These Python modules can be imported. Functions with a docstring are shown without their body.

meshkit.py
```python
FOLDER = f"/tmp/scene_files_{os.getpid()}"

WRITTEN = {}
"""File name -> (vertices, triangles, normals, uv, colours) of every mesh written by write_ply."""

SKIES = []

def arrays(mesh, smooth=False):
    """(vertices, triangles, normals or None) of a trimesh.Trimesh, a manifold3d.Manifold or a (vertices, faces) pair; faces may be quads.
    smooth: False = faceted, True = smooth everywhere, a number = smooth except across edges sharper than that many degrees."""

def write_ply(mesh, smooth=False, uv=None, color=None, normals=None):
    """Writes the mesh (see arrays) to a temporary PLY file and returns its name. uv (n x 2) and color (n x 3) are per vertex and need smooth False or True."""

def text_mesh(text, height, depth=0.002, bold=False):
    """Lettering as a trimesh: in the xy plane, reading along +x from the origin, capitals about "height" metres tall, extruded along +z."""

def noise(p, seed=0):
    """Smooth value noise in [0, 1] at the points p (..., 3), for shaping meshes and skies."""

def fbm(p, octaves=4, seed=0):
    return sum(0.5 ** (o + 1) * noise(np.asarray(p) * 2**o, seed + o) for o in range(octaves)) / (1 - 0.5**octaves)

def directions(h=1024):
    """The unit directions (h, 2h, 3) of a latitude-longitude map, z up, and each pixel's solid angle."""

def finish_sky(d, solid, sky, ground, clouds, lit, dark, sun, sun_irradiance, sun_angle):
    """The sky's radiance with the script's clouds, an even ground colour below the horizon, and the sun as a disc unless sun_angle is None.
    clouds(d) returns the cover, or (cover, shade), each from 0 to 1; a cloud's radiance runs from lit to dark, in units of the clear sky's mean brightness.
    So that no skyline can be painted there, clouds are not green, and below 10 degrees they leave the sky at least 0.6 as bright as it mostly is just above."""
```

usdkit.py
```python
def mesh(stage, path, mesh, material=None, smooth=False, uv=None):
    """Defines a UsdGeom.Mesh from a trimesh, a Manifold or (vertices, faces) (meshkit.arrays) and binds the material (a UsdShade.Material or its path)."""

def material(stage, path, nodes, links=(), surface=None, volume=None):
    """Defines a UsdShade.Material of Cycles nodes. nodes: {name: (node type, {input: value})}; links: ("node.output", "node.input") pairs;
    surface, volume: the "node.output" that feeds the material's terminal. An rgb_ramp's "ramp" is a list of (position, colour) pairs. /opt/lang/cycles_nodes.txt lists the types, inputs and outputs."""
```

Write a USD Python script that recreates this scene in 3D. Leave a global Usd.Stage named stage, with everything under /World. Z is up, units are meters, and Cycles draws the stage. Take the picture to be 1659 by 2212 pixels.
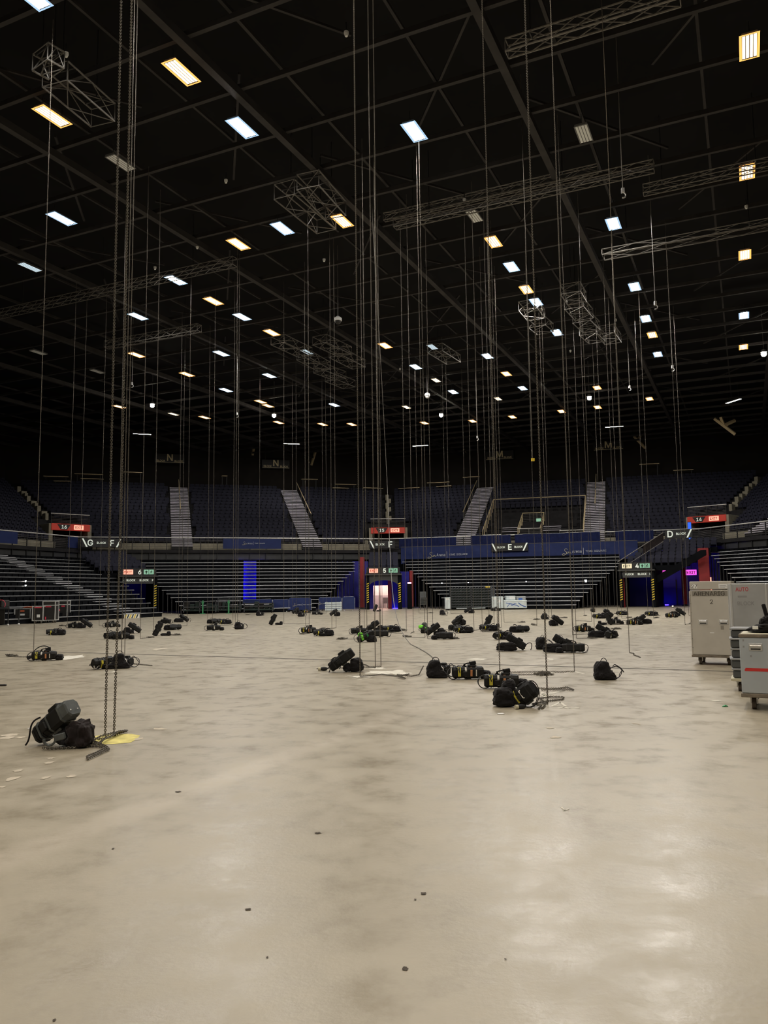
import math, random
import numpy as np, trimesh, manifold3d, usdkit, meshkit
from pxr import Usd, UsdGeom, UsdLux, Gf, Sdf, Vt, UsdShade
from shapely.geometry import Polygon, LineString

stage = Usd.Stage.CreateInMemory()
UsdGeom.SetStageUpAxis(stage, 'Z'); UsdGeom.SetStageMetersPerUnit(stage, 1.0)
stage.SetDefaultPrim(UsdGeom.Xform.Define(stage, '/World').GetPrim())
UsdGeom.Scope.Define(stage, '/World/Looks')

# ---------------------------------------------------------------- camera, light, exposure
FPX, CX, CY, EYE = 1700.0, 829.5, 1106.0, 1.6
PITCH, ROLL, YAW = math.radians(5.68), math.radians(0.728), math.atan(8.5 / 1700)
EXPOSURE = 0.22
LAMP_WHITE = 330.0          # emission of a lit white / warm ceiling light
LAMP_WARM = 200.0
LAMP_Z, GRID_Z, DECK_Z = 17.0, 17.35, 19.6

CAM_F = np.array([-math.sin(YAW) * math.cos(PITCH), math.cos(YAW) * math.cos(PITCH), math.sin(PITCH)])
_r0 = np.array([math.cos(YAW), math.sin(YAW), 0.0]); _u0 = np.cross(_r0, CAM_F)
CAM_R = _r0 * math.cos(ROLL) - _u0 * math.sin(ROLL)
CAM_U = _u0 * math.cos(ROLL) + _r0 * math.sin(ROLL)
CAM_C = np.array([0.0, 0.0, EYE])
cam = UsdGeom.Camera.Define(stage, '/World/camera')
m4 = np.eye(4); m4[0, :3], m4[1, :3], m4[2, :3], m4[3, :3] = CAM_R, CAM_U, -CAM_F, CAM_C
cam.AddTransformOp().Set(Gf.Matrix4d(*m4.ravel().tolist()))
cam.CreateHorizontalApertureAttr(36.0); cam.CreateVerticalApertureAttr(48.0)
cam.CreateFocalLengthAttr(36.0 * FPX / 1659.0)
cam.CreateClippingRangeAttr(Gf.Vec2f(0.05, 500)); cam.CreateExposureAttr(EXPOSURE)


def ray(x, y): return CAM_F + CAM_R * (x - CX) / FPX - CAM_U * (y - CY) / FPX
def at_z(x, y, z=0.0): d = ray(x, y); return CAM_C + d * (z - EYE) / d[2]     # survey of the photograph: a pixel on a level plane
def at_y(x, y, Y): d = ray(x, y); return CAM_C + d * Y / d[1]


# ---------------------------------------------------------------- helpers
used = {}
def numbered(path):
    n = used.get(path, 0); used[path] = n + 1
    return path if n == 0 else f'{path}_{n:03d}'

def tag(prim, label=None, cat=None, group=None, kind=None):
    for k, v in (('label', label), ('category', cat), ('group', group), ('kind', kind)):
        if v: prim.SetCustomDataByKey(k, v)
    return prim

def thing(name, label, cat, loc=(0, 0, 0), rotz=0.0, group=None, kind=None, proto=None, scale=None):
    path = numbered('/World/' + name)
    x = UsdGeom.Xform.Define(stage, path)
    x.AddTranslateOp().Set(Gf.Vec3d(*map(float, loc)))
    x.AddRotateZOp().Set(float(rotz))
    if scale: x.AddScaleOp().Set(Gf.Vec3f(*scale))
    p = x.GetPrim()
    if proto:
        p.GetReferences().AddInternalReference(proto); p.SetInstanceable(True)
    return tag(p, label, cat, group, kind)

def proto(name):
    return stage.CreateClassPrim('/' + name)

def sub(parent, name, label=None):
    x = UsdGeom.Xform.Define(stage, numbered(f'{parent.GetPath()}/{name}'))
    return tag(x.GetPrim(), label)

class MB:
    def __init__(s): s.v, s.f, s.n = [], [], 0
    def add(s, v, f, m=None):
        v = np.asarray(v, float); f = np.asarray(f, int)
        if f.shape[1] == 4: f = np.vstack([f[:, [0, 1, 2]], f[:, [0, 2, 3]]])
        if m is not None: v = v @ m[:3, :3].T + m[:3, 3]
        s.v.append(v); s.f.append(f + s.n); s.n += len(v); return s
    def mesh(s, t, m=None): return s.add(t.vertices, t.faces, m)
    def box(s, x0, x1, y0, y1, z0, z1, m=None):
        if max(x1 - x0, y1 - y0, z1 - z0) > 2.6 and m is not False:
            k = int(np.argmax((x1 - x0, y1 - y0, z1 - z0)))
            if k == 0: a, b = [(x0, y0, z0), (x0, y1, z0), (x0, y1, z1), (x0, y0, z1)], [(x1, y0, z0), (x1, y1, z0), (x1, y1, z1), (x1, y0, z1)]
            elif k == 1: a, b = [(x0, y0, z0), (x0, y0, z1), (x1, y0, z1), (x1, y0, z0)], [(x0, y1, z0), (x0, y1, z1), (x1, y1, z1), (x1, y1, z0)]
            else: a, b = [(x0, y0, z0), (x1, y0, z0), (x1, y1, z0), (x0, y1, z0)], [(x0, y0, z1), (x1, y0, z1), (x1, y1, z1), (x0, y1, z1)]
            return s.bar(a, b, m=m)
        v = [(x, y, z) for z in (z0, z1) for x, y in ((x0, y0), (x1, y0), (x1, y1), (x0, y1))]
        return s.add(v, [(3, 2, 1, 0), (4, 5, 6, 7), (0, 1, 5, 4), (1, 2, 6, 5), (2, 3, 7, 6), (3, 0, 4, 7)], m)
    def bar(s, a, b, step=2.0, m=None):
        """a long member between two four-cornered ends, cut into short lengths so that the ray tracer stays quick"""
        a, b = np.asarray(a, float), np.asarray(b, float); n = max(1, int(math.ceil(np.linalg.norm(b - a, axis=1).max() / step))); k = len(a)
        t = np.linspace(0, 1, n + 1)[:, None, None]; v = (a[None] * (1 - t) + b[None] * t).reshape(-1, 3)
        f = [(i * k + j, i * k + (j + 1) % k, (i + 1) * k + (j + 1) % k, (i + 1) * k + j) for i in range(n) for j in range(k)]
        f += [tuple(range(k))[::-1], tuple(n * k + j for j in range(k))] if k == 4 else []
        vol = np.dot(np.cross(a[1] - a[0], a[2] - a[1]), b[0] - a[0])
        return s.add(v, f if vol > 0 else [q[::-1] for q in f], m)
    def down(s, x0, x1, y0, y1, z): return s.add([(x0, y0, z), (x1, y0, z), (x1, y1, z), (x0, y1, z)], [(3, 2, 1, 0)])   # the lit face of a lamp
    def cbox(s, x0, x1, y0, y1, z0, z1, c=0.01, m=None):
        if x1 - x0 > 2.6:                                    # long member: eight-sided section, cut into lengths
            q = lambda x: [(x, y0 + c, z0), (x, y1 - c, z0), (x, y1, z0 + c), (x, y1, z1 - c), (x, y1 - c, z1), (x, y0 + c, z1), (x, y0, z1 - c), (x, y0, z0 + c)]
            s.bar(q(x0), q(x1), m=m)
            for x in (x0, x1): s.add(q(x), [(0, j, j + 1) if x == x1 else (0, j + 1, j) for j in range(1, 7)], m)
            return s
        P = []
        for x, sx in ((x0, 1), (x1, -1)):
            for y, sy in ((y0, 1), (y1, -1)):
                for z, sz in ((z0, 1), (z1, -1)):
                    P += [(x, y + sy * c, z + sz * c), (x + sx * c, y, z + sz * c), (x + sx * c, y + sy * c, z)]
        return s.hull(P, m)
    def hull(s, P, m=None):
        h = manifold3d.Manifold.hull_points(np.asarray(P, float)).to_mesh()
        return s.add(h.vert_properties[:, :3], h.tri_verts, m)
    def tube(s, pts, r, sides=6, cap=True, m=None, closed=False):
        p = np.asarray(pts, float); n = len(p)
        t = (np.roll(p, -1, 0) - np.roll(p, 1, 0)) if closed else np.gradient(p, axis=0)
        t /= np.linalg.norm(t, axis=1, keepdims=True) + 1e-12
        ref = np.array([0, 0, 1.0]) if abs(t[:, 2]).max() < 0.95 else (np.array([0, 1.0, 0]) if abs(t[:, 1]).max() < 0.95 else np.array([1.0, 0.3, 0.2]))
        a = np.cross(t, ref); a /= np.linalg.norm(a, axis=1, keepdims=True) + 1e-12
        b = np.cross(t, a); g = np.arange(sides) * 2 * np.pi / sides
        rr = np.broadcast_to(r, (n,))[:, None, None]
        v = p[:, None] + rr * (np.cos(g)[None, :, None] * a[:, None] + np.sin(g)[None, :, None] * b[:, None])
        f = []
        for i in range(n if closed else n - 1):
            k = (i + 1) % n
            for j in range(sides): f.append((i * sides + j, k * sides + j, k * sides + (j + 1) % sides, i * sides + (j + 1) % sides))
        s.add(v.reshape(-1, 3), f, m)
        if cap and not closed:
            for e in (0, n - 1):
                fan = [(0, j, j + 1) for j in range(1, sides - 1)]
                s.add(v[e], fan if e else [q[::-1] for q in fan], m)
        return s
    def cyl(s, p0, p1, r, sides=10, m=None):
        n = max(1, int(np.linalg.norm(np.subtract(p1, p0)) / 2.0)) if sides < 9 else 1
        return s.tube(np.linspace(p0, p1, n + 1), r, sides, True, m)
    def prism(s, poly, h0, h1, plane='xz', m=None):
        """polygon (shapely or points) extruded; 'xz': polygon drawn in x,z and pushed from y=h0 to h1; 'xy': from z=h0 to h1; 'yz': from x=h0 to h1"""
        poly = poly if isinstance(poly, Polygon) else Polygon(poly)
        t = trimesh.creation.extrude_polygon(poly, h1 - h0, engine='earcut')
        v = np.array(t.vertices); v[:, 2] += h0
        if plane == 'xz': v = v[:, [0, 2, 1]]; f = t.faces[:, ::-1]
        elif plane == 'yz': v = v[:, [2, 0, 1]]; f = t.faces
        else: f = t.faces
        return s.add(v, f, m)
    def text(s, string, h, cx, y, cz, m=None, bold=True, depth=0.006, width=None):
        """lettering facing -y, centred on (cx, cz) in the xz plane, standing on the plane y"""
        t = meshkit.text_mesh(string, h, depth, bold); v = np.array(t.vertices)
        w = np.ptp(v[:, 0]); k = 1.0 if width is None else width / w
        v[:, 0] = (v[:, 0] - v[:, 0].min() - w / 2) * k
        return s.add(np.stack([v[:, 0] + cx, y - v[:, 2], v[:, 1] - h / 2 + cz], 1), t.faces, m)
    def arrays(s): return np.vstack(s.v), np.vstack(s.f)
    def build(s, name, mat, parent=None, smooth=False, label=None):
        base = str(parent.GetPath()) if parent is not None else '/World'
        g = usdkit.mesh(stage, numbered(f'{base}/{name}'), s.arrays(), M[mat], smooth)
        return tag(g.GetPrim(), label)

def mat4(loc=(0, 0, 0), rz=0.0, rx=0.0, ry=0.0):
    T = trimesh.transformations
    m = T.rotation_matrix(math.radians(rz), [0, 0, 1]) @ T.rotation_matrix(math.radians(ry), [0, 1, 0]) @ T.rotation_matrix(math.radians(rx), [1, 0, 0])
    m[:3, 3] = loc
    return m

def inst(parent, name, protos, pos, rotz, idx=None):
    """one PointInstancer of many small pieces"""
    pi = UsdGeom.PointInstancer.Define(stage, numbered(f'{parent}/{name}'))
    pi.CreatePrototypesRel().SetTargets([Sdf.Path(p) for p in protos])
    pi.CreatePositionsAttr(Vt.Vec3fArray.FromNumpy(np.asarray(pos, np.float32)))
    pi.CreateProtoIndicesAttr(Vt.IntArray.FromNumpy(np.zeros(len(pos), np.int32) if idx is None else np.asarray(idx, np.int32)))
    a = np.radians(np.asarray(rotz, float)) / 2
    pi.CreateOrientationsAttr(Vt.QuathArray([Gf.Quath(float(math.cos(q)), 0, 0, float(math.sin(q))) for q in a]))
    return pi.GetPrim()

ORD = ('first second third fourth fifth sixth seventh eighth ninth tenth eleventh twelfth thirteenth fourteenth fifteenth sixteenth seventeenth eighteenth nineteenth twentieth '
       'twenty-first twenty-second twenty-third twenty-fourth twenty-fifth twenty-sixth twenty-seventh twenty-eighth twenty-ninth thirtieth thirty-first thirty-second thirty-third '
       'thirty-fourth thirty-fifth thirty-sixth thirty-seventh thirty-eighth thirty-ninth fortieth forty-first forty-second forty-third forty-fourth forty-fifth forty-sixth forty-seventh '
       'forty-eighth forty-ninth fiftieth fifty-first fifty-second fifty-third fifty-fourth fifty-fifth fifty-sixth fifty-seventh fifty-eighth fifty-ninth sixtieth sixty-first sixty-second '
       'sixty-third sixty-fourth sixty-fifth sixty-sixth sixty-seventh sixty-eighth sixty-ninth seventieth').split()

# ---------------------------------------------------------------- materials
M = {}
def mat(name, col, rough=0.5, metal=0.0, spec=0.5, noise=0.0, scale=6.0, bump=0.0, emit=None, estr=0.0, coord='object', sheen=0.0):
    n = {'p': ('principled_bsdf', {'base_color': col, 'roughness': rough, 'metallic': metal, 'specular_ior_level': spec, 'sheen_weight': sheen})}
    l = []
    if emit is not None:
        n['p'][1]['emission_color'] = emit; n['p'][1]['emission_strength'] = estr
    if noise > 0 or bump > 0:
        n['tc'] = ('texture_coordinate', {}); n['nz'] = ('noise_texture', {'scale': scale, 'detail': 4.0, 'roughness': 0.6})
        l.append(('tc.object', 'nz.vector'))
    if noise > 0:
        c = np.array(col)
        n['r'] = ('rgb_ramp', {'ramp': [(0.25, tuple(c * (1 - noise))), (0.75, tuple(np.minimum(c * (1 + noise), 1)))]})
        l += [('nz.fac', 'r.fac'), ('r.color', 'p.base_color')]
    if bump > 0:
        n['b'] = ('bump', {'strength': bump, 'distance': 0.02}); l += [('nz.fac', 'b.height'), ('b.normal', 'p.normal')]
    M[name] = usdkit.material(stage, '/World/Looks/' + name, n, l, surface='p.BSDF')

def emitter(name, col, strength):
    M[name] = usdkit.material(stage, '/World/Looks/' + name, {'e': ('emission', {'color': col, 'strength': strength})}, surface='e.emission')

mat('black_metal', (0.009, 0.009, 0.009), 0.6, 0.0, 0.3, 0.3, 14)
mat('black_rubber', (0.01, 0.01, 0.01), 0.7)
mat('black_cloth', (0.012, 0.011, 0.012), 0.9, 0, 0.2, 0.5, 9, 0.5, sheen=0.1)
mat('brown_cloth', (0.018, 0.013, 0.013), 0.9, 0, 0.2, 0.5, 9, 0.5, sheen=0.1)
mat('grey_cap', (0.09, 0.1, 0.1), 0.4, 0, 0.5, 0.3, 8)
mat('steel', (0.7, 0.7, 0.69), 0.3, 0.6, 0.5, 0.2, 20)
mat('chain_steel', (0.125, 0.112, 0.09), 0.5, 0.35, 0.5, 0.3, 30)
mat('label_yellow', (0.6, 0.53, 0.05), 0.5)
mat('label_white', (0.72, 0.7, 0.64), 0.5)
mat('label_orange', (0.6, 0.25, 0.1), 0.5)
mat('green_paint', (0.02, 0.22, 0.05), 0.45)
mat('lime_cloth', (0.2, 0.75, 0.05), 0.8)
mat('plug_cream', (0.6, 0.56, 0.4), 0.5)
mat('ceiling_paint', (0.007, 0.0068, 0.0072), 0.9, 0, 0.2, 0.35, 0.3)
mat('beam_paint', (0.036, 0.033, 0.032), 0.7, 0, 0.3, 0.3, 1.5)
mat('truss_alu', (0.2, 0.188, 0.17), 0.45, 0.4, 0.5, 0.2, 8)
mat('wall_paint', (0.022, 0.019, 0.016), 0.9, 0, 0.2, 0.3, 0.4)
mat('housing', (0.18, 0.18, 0.18), 0.5)
mat('unlit_diffuser', (0.9, 0.92, 0.92), 0.5)
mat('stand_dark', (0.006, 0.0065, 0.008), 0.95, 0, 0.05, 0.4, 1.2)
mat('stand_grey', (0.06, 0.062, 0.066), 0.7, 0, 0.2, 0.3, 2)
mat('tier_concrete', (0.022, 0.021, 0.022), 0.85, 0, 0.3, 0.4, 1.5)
mat('beige_concrete', (0.34, 0.31, 0.23), 0.8, 0, 0.3, 0.25, 1.5)
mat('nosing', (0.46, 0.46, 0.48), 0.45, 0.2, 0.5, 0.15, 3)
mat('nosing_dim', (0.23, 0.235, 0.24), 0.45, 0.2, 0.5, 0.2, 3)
mat('step_tread', (0.7, 0.66, 0.74), 0.6, 0, 0.4, 0.2, 3)
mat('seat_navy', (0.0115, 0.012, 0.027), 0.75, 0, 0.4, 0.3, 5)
mat('seat_edge', (0.016, 0.016, 0.026), 0.6, 0, 0.4)
mat('rail_white', (0.85, 0.83, 0.78), 0.4, 0.3, 0.5)
mat('rail_dark', (0.02, 0.02, 0.02), 0.5, 0.0, 0.5)
mat('rail_wire', (0.16, 0.15, 0.14), 0.5, 0.3, 0.5)
mat('rail_gold', (0.85, 0.68, 0.41), 0.4, 0.3, 0.5)
mat('fascia', (0.045, 0.046, 0.045), 0.6, 0, 0.4, 0.3, 0.8)
mat('banner_blue', (0.018, 0.03, 0.115), 0.7, 0, 0.3, 0.15, 3)
mat('banner_print', (0.55, 0.58, 0.62), 0.7)
mat('banner_gold', (0.5, 0.47, 0.32), 0.7)
mat('drape_navy', (0.01, 0.016, 0.07), 0.85, 0, 0.2, 0.3, 4, sheen=0.1)
mat('sign_black', (0.008, 0.008, 0.009), 0.5)
mat('sign_letter', (0.8, 0.82, 0.74), 0.5, emit=(0.9, 1, 0.85), estr=0.35)
mat('high_letter', (0.8, 0.68, 0.42), 0.6)
mat('red_board', (0.42, 0.035, 0.02), 0.5, emit=(1.0, 0.06, 0.03), estr=0.12)
mat('red_column', (0.25, 0.018, 0.02), 0.55, 0, 0.4, 0.2, 2)
mat('hazard_yellow', (0.7, 0.5, 0.03), 0.6)
emitter('exit_pink', (1.0, 0.32, 0.22), 1.6)
emitter('exit_amber', (1.0, 0.85, 0.55), 0.85)
emitter('exit_magenta', (1.0, 0.1, 0.75), 1.1)
emitter('icon_green', (0.4, 0.75, 0.5), 0.55)
mat('icon_dark', (0.004, 0.03, 0.012), 0.6)
mat('exit_red', (0.5, 0.05, 0.03), 0.6)
mat('pale_wall', (0.62, 0.58, 0.56), 0.7)
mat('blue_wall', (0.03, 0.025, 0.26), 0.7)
mat('crate_white', (0.6, 0.66, 0.66), 0.5, 0, 0.4, 0.1, 3)
mat('crate_grey', (0.33, 0.34, 0.35), 0.5, 0, 0.4, 0.1, 3)
mat('crate_blue_print', (0.03, 0.1, 0.35), 0.5)
mat('green_steel', (0.06, 0.28, 0.12), 0.5)
mat('dark_green', (0.02, 0.035, 0.03), 0.6, 0, 0.4, 0.4, 4)
mat('chair_grey', (0.08, 0.085, 0.085), 0.5)
mat('case_black', (0.02, 0.018, 0.016), 0.6, 0, 0.4, 0.4, 5)
mat('case_edge', (0.62, 0.62, 0.6), 0.4, 0.3)
mat('label_red', (0.75, 0.06, 0.1), 0.5)
mat('label_red_orange', (0.65, 0.13, 0.05), 0.5)
mat('case_grey', (0.52, 0.49, 0.43), 0.55, 0, 0.4, 0.08, 2.5)
mat('case_silver', (0.5, 0.51, 0.51), 0.38, 0.35, 0.5, 0.12, 1.8)
mat('case_bluegrey', (0.43, 0.47, 0.5), 0.5, 0, 0.45, 0.06, 3)
mat('wood_dirty', (0.2, 0.17, 0.13), 0.75, 0, 0.3, 0.5, 7)
mat('stencil', (0.07, 0.06, 0.045), 0.7)
mat('stencil_patch', (0.28, 0.26, 0.22), 0.6)
mat('ink_red', (0.5, 0.06, 0.07), 0.6)
mat('ink_grey', (0.3, 0.3, 0.3), 0.6)
mat('ink_blue', (0.03, 0.07, 0.4), 0.5)
mat('tape_red', (0.62, 0.035, 0.03), 0.5)
mat('paper_white', (0.8, 0.8, 0.78), 0.6)
mat('caster', (0.09, 0.07, 0.055), 0.6, 0.2, 0.4, 0.4, 20)
mat('chalk', (0.72, 0.69, 0.6), 0.85, 0, 0.2, 0.2, 9)
mat('faint_paint', (0.56, 0.5, 0.4), 0.8, 0, 0.3, 0.15, 9)
mat('yellow_paint', (0.7, 0.62, 0.2), 0.7, 0, 0.3, 0.3, 7)
mat('joint_dark', (0.1, 0.088, 0.07), 0.8)
mat('joint_pale', (0.46, 0.408, 0.325), 0.55, 0, 0.4, 0.1, 1.5)
mat('debris_dark', (0.06, 0.045, 0.03), 0.8)
mat('debris_green', (0.01, 0.3, 0.08), 0.5)
mat('cable_black', (0.012, 0.012, 0.012), 0.5)
mat('cable_grey', (0.16, 0.15, 0.13), 0.6)
emitter('lamp_white', (1.0, 0.96, 0.9), LAMP_WHITE * 0.9)
emitter('lamp_bright', (1.0, 0.95, 0.88), LAMP_WHITE * 1.5)
emitter('lamp_edge_cool', (0.42, 0.62, 0.85), 1.0)  # pale-blue glow of the strips that imitate a halo round white lamps
emitter('lamp_edge_warm', (1.0, 0.42, 0.1), 1.5)  # orange glow of the imitated halo round warm lamps
emitter('lamp_warm', (1.0, 0.74, 0.47), 2.9)
emitter('lamp_overhead_warm', (1.0, 0.8, 0.55), LAMP_WARM)
emitter('lamp_dim', (0.75, 0.92, 1.0), 0.75)
emitter('lamp_amber_dim', (1.0, 0.75, 0.45), 2.5)
emitter('spot_white', (1.0, 0.9, 0.75), 90.0)
emitter('blue_lamp', (0.02, 0.01, 1.0), 22.0)
emitter('pink_lamp', (1.0, 0.62, 0.55), 26.0)
emitter('blue_glow', (0.02, 0.01, 1.0), 6.0)
emitter('blue_strip', (0.04, 0.14, 0.8), 1.0)
emitter('red_dot', (1.0, 0.15, 0.3), 8.0)
emitter('spark_white', (1.0, 0.95, 0.85), 20.0)

# concrete floor: mottled, polished in patches
n = {'geo': ('geometry', {}),
     'mp': ('mapping', {'scale': (1, 1, 1)}),
     'n1': ('noise_texture', {'scale': 0.55, 'detail': 5.0, 'roughness': 0.55, 'distortion': 0.1}),
     'n2': ('noise_texture', {'scale': 0.12, 'detail': 3.0, 'roughness': 0.5}),
     'n3': ('noise_texture', {'scale': 2.6, 'detail': 6.0, 'roughness': 0.6, 'distortion': 0.0}),
     'n4': ('noise_texture', {'scale': 30.0, 'detail': 3.0, 'roughness': 0.6}),
     'r1': ('rgb_ramp', {'ramp': [(0.28, (0.345, 0.304, 0.226)), (0.5, (0.40, 0.355, 0.268)), (0.72, (0.435, 0.388, 0.298))]}),
     'r3': ('rgb_ramp', {'ramp': [(0.32, (0.9, 0.895, 0.89)), (0.68, (1.05, 1.05, 1.05))]}),
     'r2': ('rgb_ramp', {'ramp': [(0.3, (0.92, 0.92, 0.92)), (0.7, (1.06, 1.06, 1.06))]}),
     'm1': ('mix', {'mix_type': 'multiply', 'fac': 1.0}), 'm2': ('mix', {'mix_type': 'multiply', 'fac': 1.0}),
     'rr': ('rgb_ramp', {'ramp': [(0.3, (0.24, 0.24, 0.24)), (0.7, (0.46, 0.46, 0.46))]}),
     'bp': ('bump', {'strength': 0.06, 'distance': 0.02}),
     'dv': ('vector_math', {'math_type': 'dot_product', 'vector2': (-math.cos(math.radians(24.4)), math.sin(math.radians(24.4)), 0.0)}),   # distance across the old filled joint
     'ds': ('math', {'math_type': 'subtract', 'value2': 4.2}), 'da': ('math', {'math_type': 'absolute'}),
     'dm': ('map_range', {'range_type': 'smoothstep', 'from_min': 0.06, 'from_max': 0.24, 'to_min': 0.8, 'to_max': 0.0, 'clamp': True}), 'dn': ('math', {'math_type': 'multiply'}),
     'dr': ('rgb_ramp', {'ramp': [(0.3, (0.45, 0.45, 0.45)), (0.6, (1, 1, 1))]}), 'm3': ('mix', {'mix_type': 'mix', 'color2': (0.49, 0.435, 0.345)}),
     'p': ('principled_bsdf', {'specular_ior_level': 0.42})}
l = [('geo.position', f'n{k}.vector') for k in (1, 2, 3, 4)] + [('n1.fac', 'r1.fac'), ('n3.fac', 'r3.fac'), ('n2.fac', 'r2.fac'), ('r1.color', 'm1.color1'), ('r3.color', 'm1.color2'),
     ('m1.color', 'm2.color1'), ('r2.color', 'm2.color2'), ('geo.position', 'dv.vector1'), ('dv.value', 'ds.value1'), ('ds.value', 'da.value1'), ('da.value', 'dm.value'), ('dm.result', 'dn.value1'), ('n1.fac', 'dr.fac'), ('dr.color', 'dn.value2'), ('dn.value', 'm3.fac'), ('m2.color', 'm3.color1'), ('m3.color', 'p.base_color'), ('n3.fac', 'rr.fac'), ('rr.color', 'p.roughness'), ('n4.fac', 'bp.height'), ('bp.normal', 'p.normal')]
M['floor_concrete'] = usdkit.material(stage, '/World/Looks/floor_concrete', n, l, surface='p.BSDF')

# ---------------------------------------------------------------- plan of the arena
ALPHA = math.radians(24.4)                       # the roof grid and the floor joints run at this angle to the hall's axis
GU = np.array([math.sin(ALPHA), math.cos(ALPHA), 0.0]); GV = np.array([-GU[1], GU[0], 0.0])
V16, V15, V14 = np.array([-27.2, 68.9]), np.array([0.0, 77.0]), np.array([27.2, 68.9])
SIDE = 17.0

class Facet:
    """one straight side of the bowl: origin at its left end on the balcony rail, local x along the rail, local y outwards"""
    def __init__(s, name, A, B, tl, tr):
        s.name, s.A, s.B = name, np.array(A, float), np.array(B, float)
        s.L = np.linalg.norm(s.B - s.A); s.d = (s.B - s.A) / s.L; s.n = np.array([-s.d[1], s.d[0]])
        s.rz = math.degrees(math.atan2(s.d[1], s.d[0])); s.tl, s.tr = tl, tr
        s.loc = (s.A[0], s.A[1], 0.0)
    def x0(s, y): return -s.tl * y
    def x1(s, y): return s.L + s.tr * y
    def from_px(s, px, py, y):
        """local x at which the line of sight through a pixel crosses the row at depth y"""
        d = ray(px, py)[:2]; P = s.A + s.n * y
        k = np.linalg.solve(np.array([d, -s.d]).T, P); return k[1]
    def world(s, x, y, z=0.0): q = s.A + s.d * x + s.n * y; return np.array([q[0], q[1], z])

dirL = np.array([-0.3, -0.954]); dirL /= np.linalg.norm(dirL)
t1, t2 = math.tan(math.radians(55.9 / 2)), math.tan(math.radians(33.2 / 2))
FG = Facet('left', V16 + dirL * SIDE, V16, 0.0, t1)
FF = Facet('centre-left', V16, V15, t1, t2)
FE = Facet('centre-right', V15, V14, t2, t1)
FD = Facet('right', V14, V14 + dirL * [-1, 1] * SIDE, t1, 0.0)
FACETS = [FG, FF, FE, FD]

ROWS, R_IN, ROW_D, ROW_H, Z0 = 17, 1.7, 0.80, 0.41, 6.2
BACK = R_IN + ROWS * ROW_D
BACKW = BACK + 1.6                               # back wall
def ring(r, ext=0.0):
    a = FG.A + FG.n * r + dirL * ext; d = FD.B + FD.n * r + dirL * [-1, 1] * ext
    pts = [a, FF.A + FF.n * r + FF.d * FF.x0(r), FE.A + FE.n * r + FE.d * FE.x0(r), FD.A + FD.n * r + FD.d * FD.x0(r), d]
    return [np.array(p) for p in pts]

room = ring(BACKW, 75.0)
ROOM = Polygon([tuple(p) for p in room])

# ---------------------------------------------------------------- floor
floor = thing('floor', None, None, kind='structure')
mb = MB(); q = [tuple(p) + (0.0,) for p in room]
mb.add(q, [(0, 4, 3), (0, 3, 2), (0, 2, 1)]); mb.build('concrete_slab', 'floor_concrete', floor)
def floor_strip(name, material, p0, p1, w, z=0.002):
    p0, p1 = np.array(p0[:2]), np.array(p1[:2]); t = (p1 - p0) / np.linalg.norm(p1 - p0); nn = np.array([-t[1], t[0]]) * w / 2
    b = MB(); b.add([(*(p0 - nn), z), (*(p1 - nn), z), (*(p1 + nn), z), (*(p0 + nn), z)], [(0, 1, 2, 3)]); b.build(name, material, floor)
for u in (16.35,): floor_strip('joint', 'joint_dark', GU * u + GV * 30, GU * u - GV * 12, 0.13)
floor_strip('joint', 'joint_dark', GU * 34 + GV * 34, GU * 34 - GV * 12, 0.03)
rng = np.random.default_rng(5)
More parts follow.
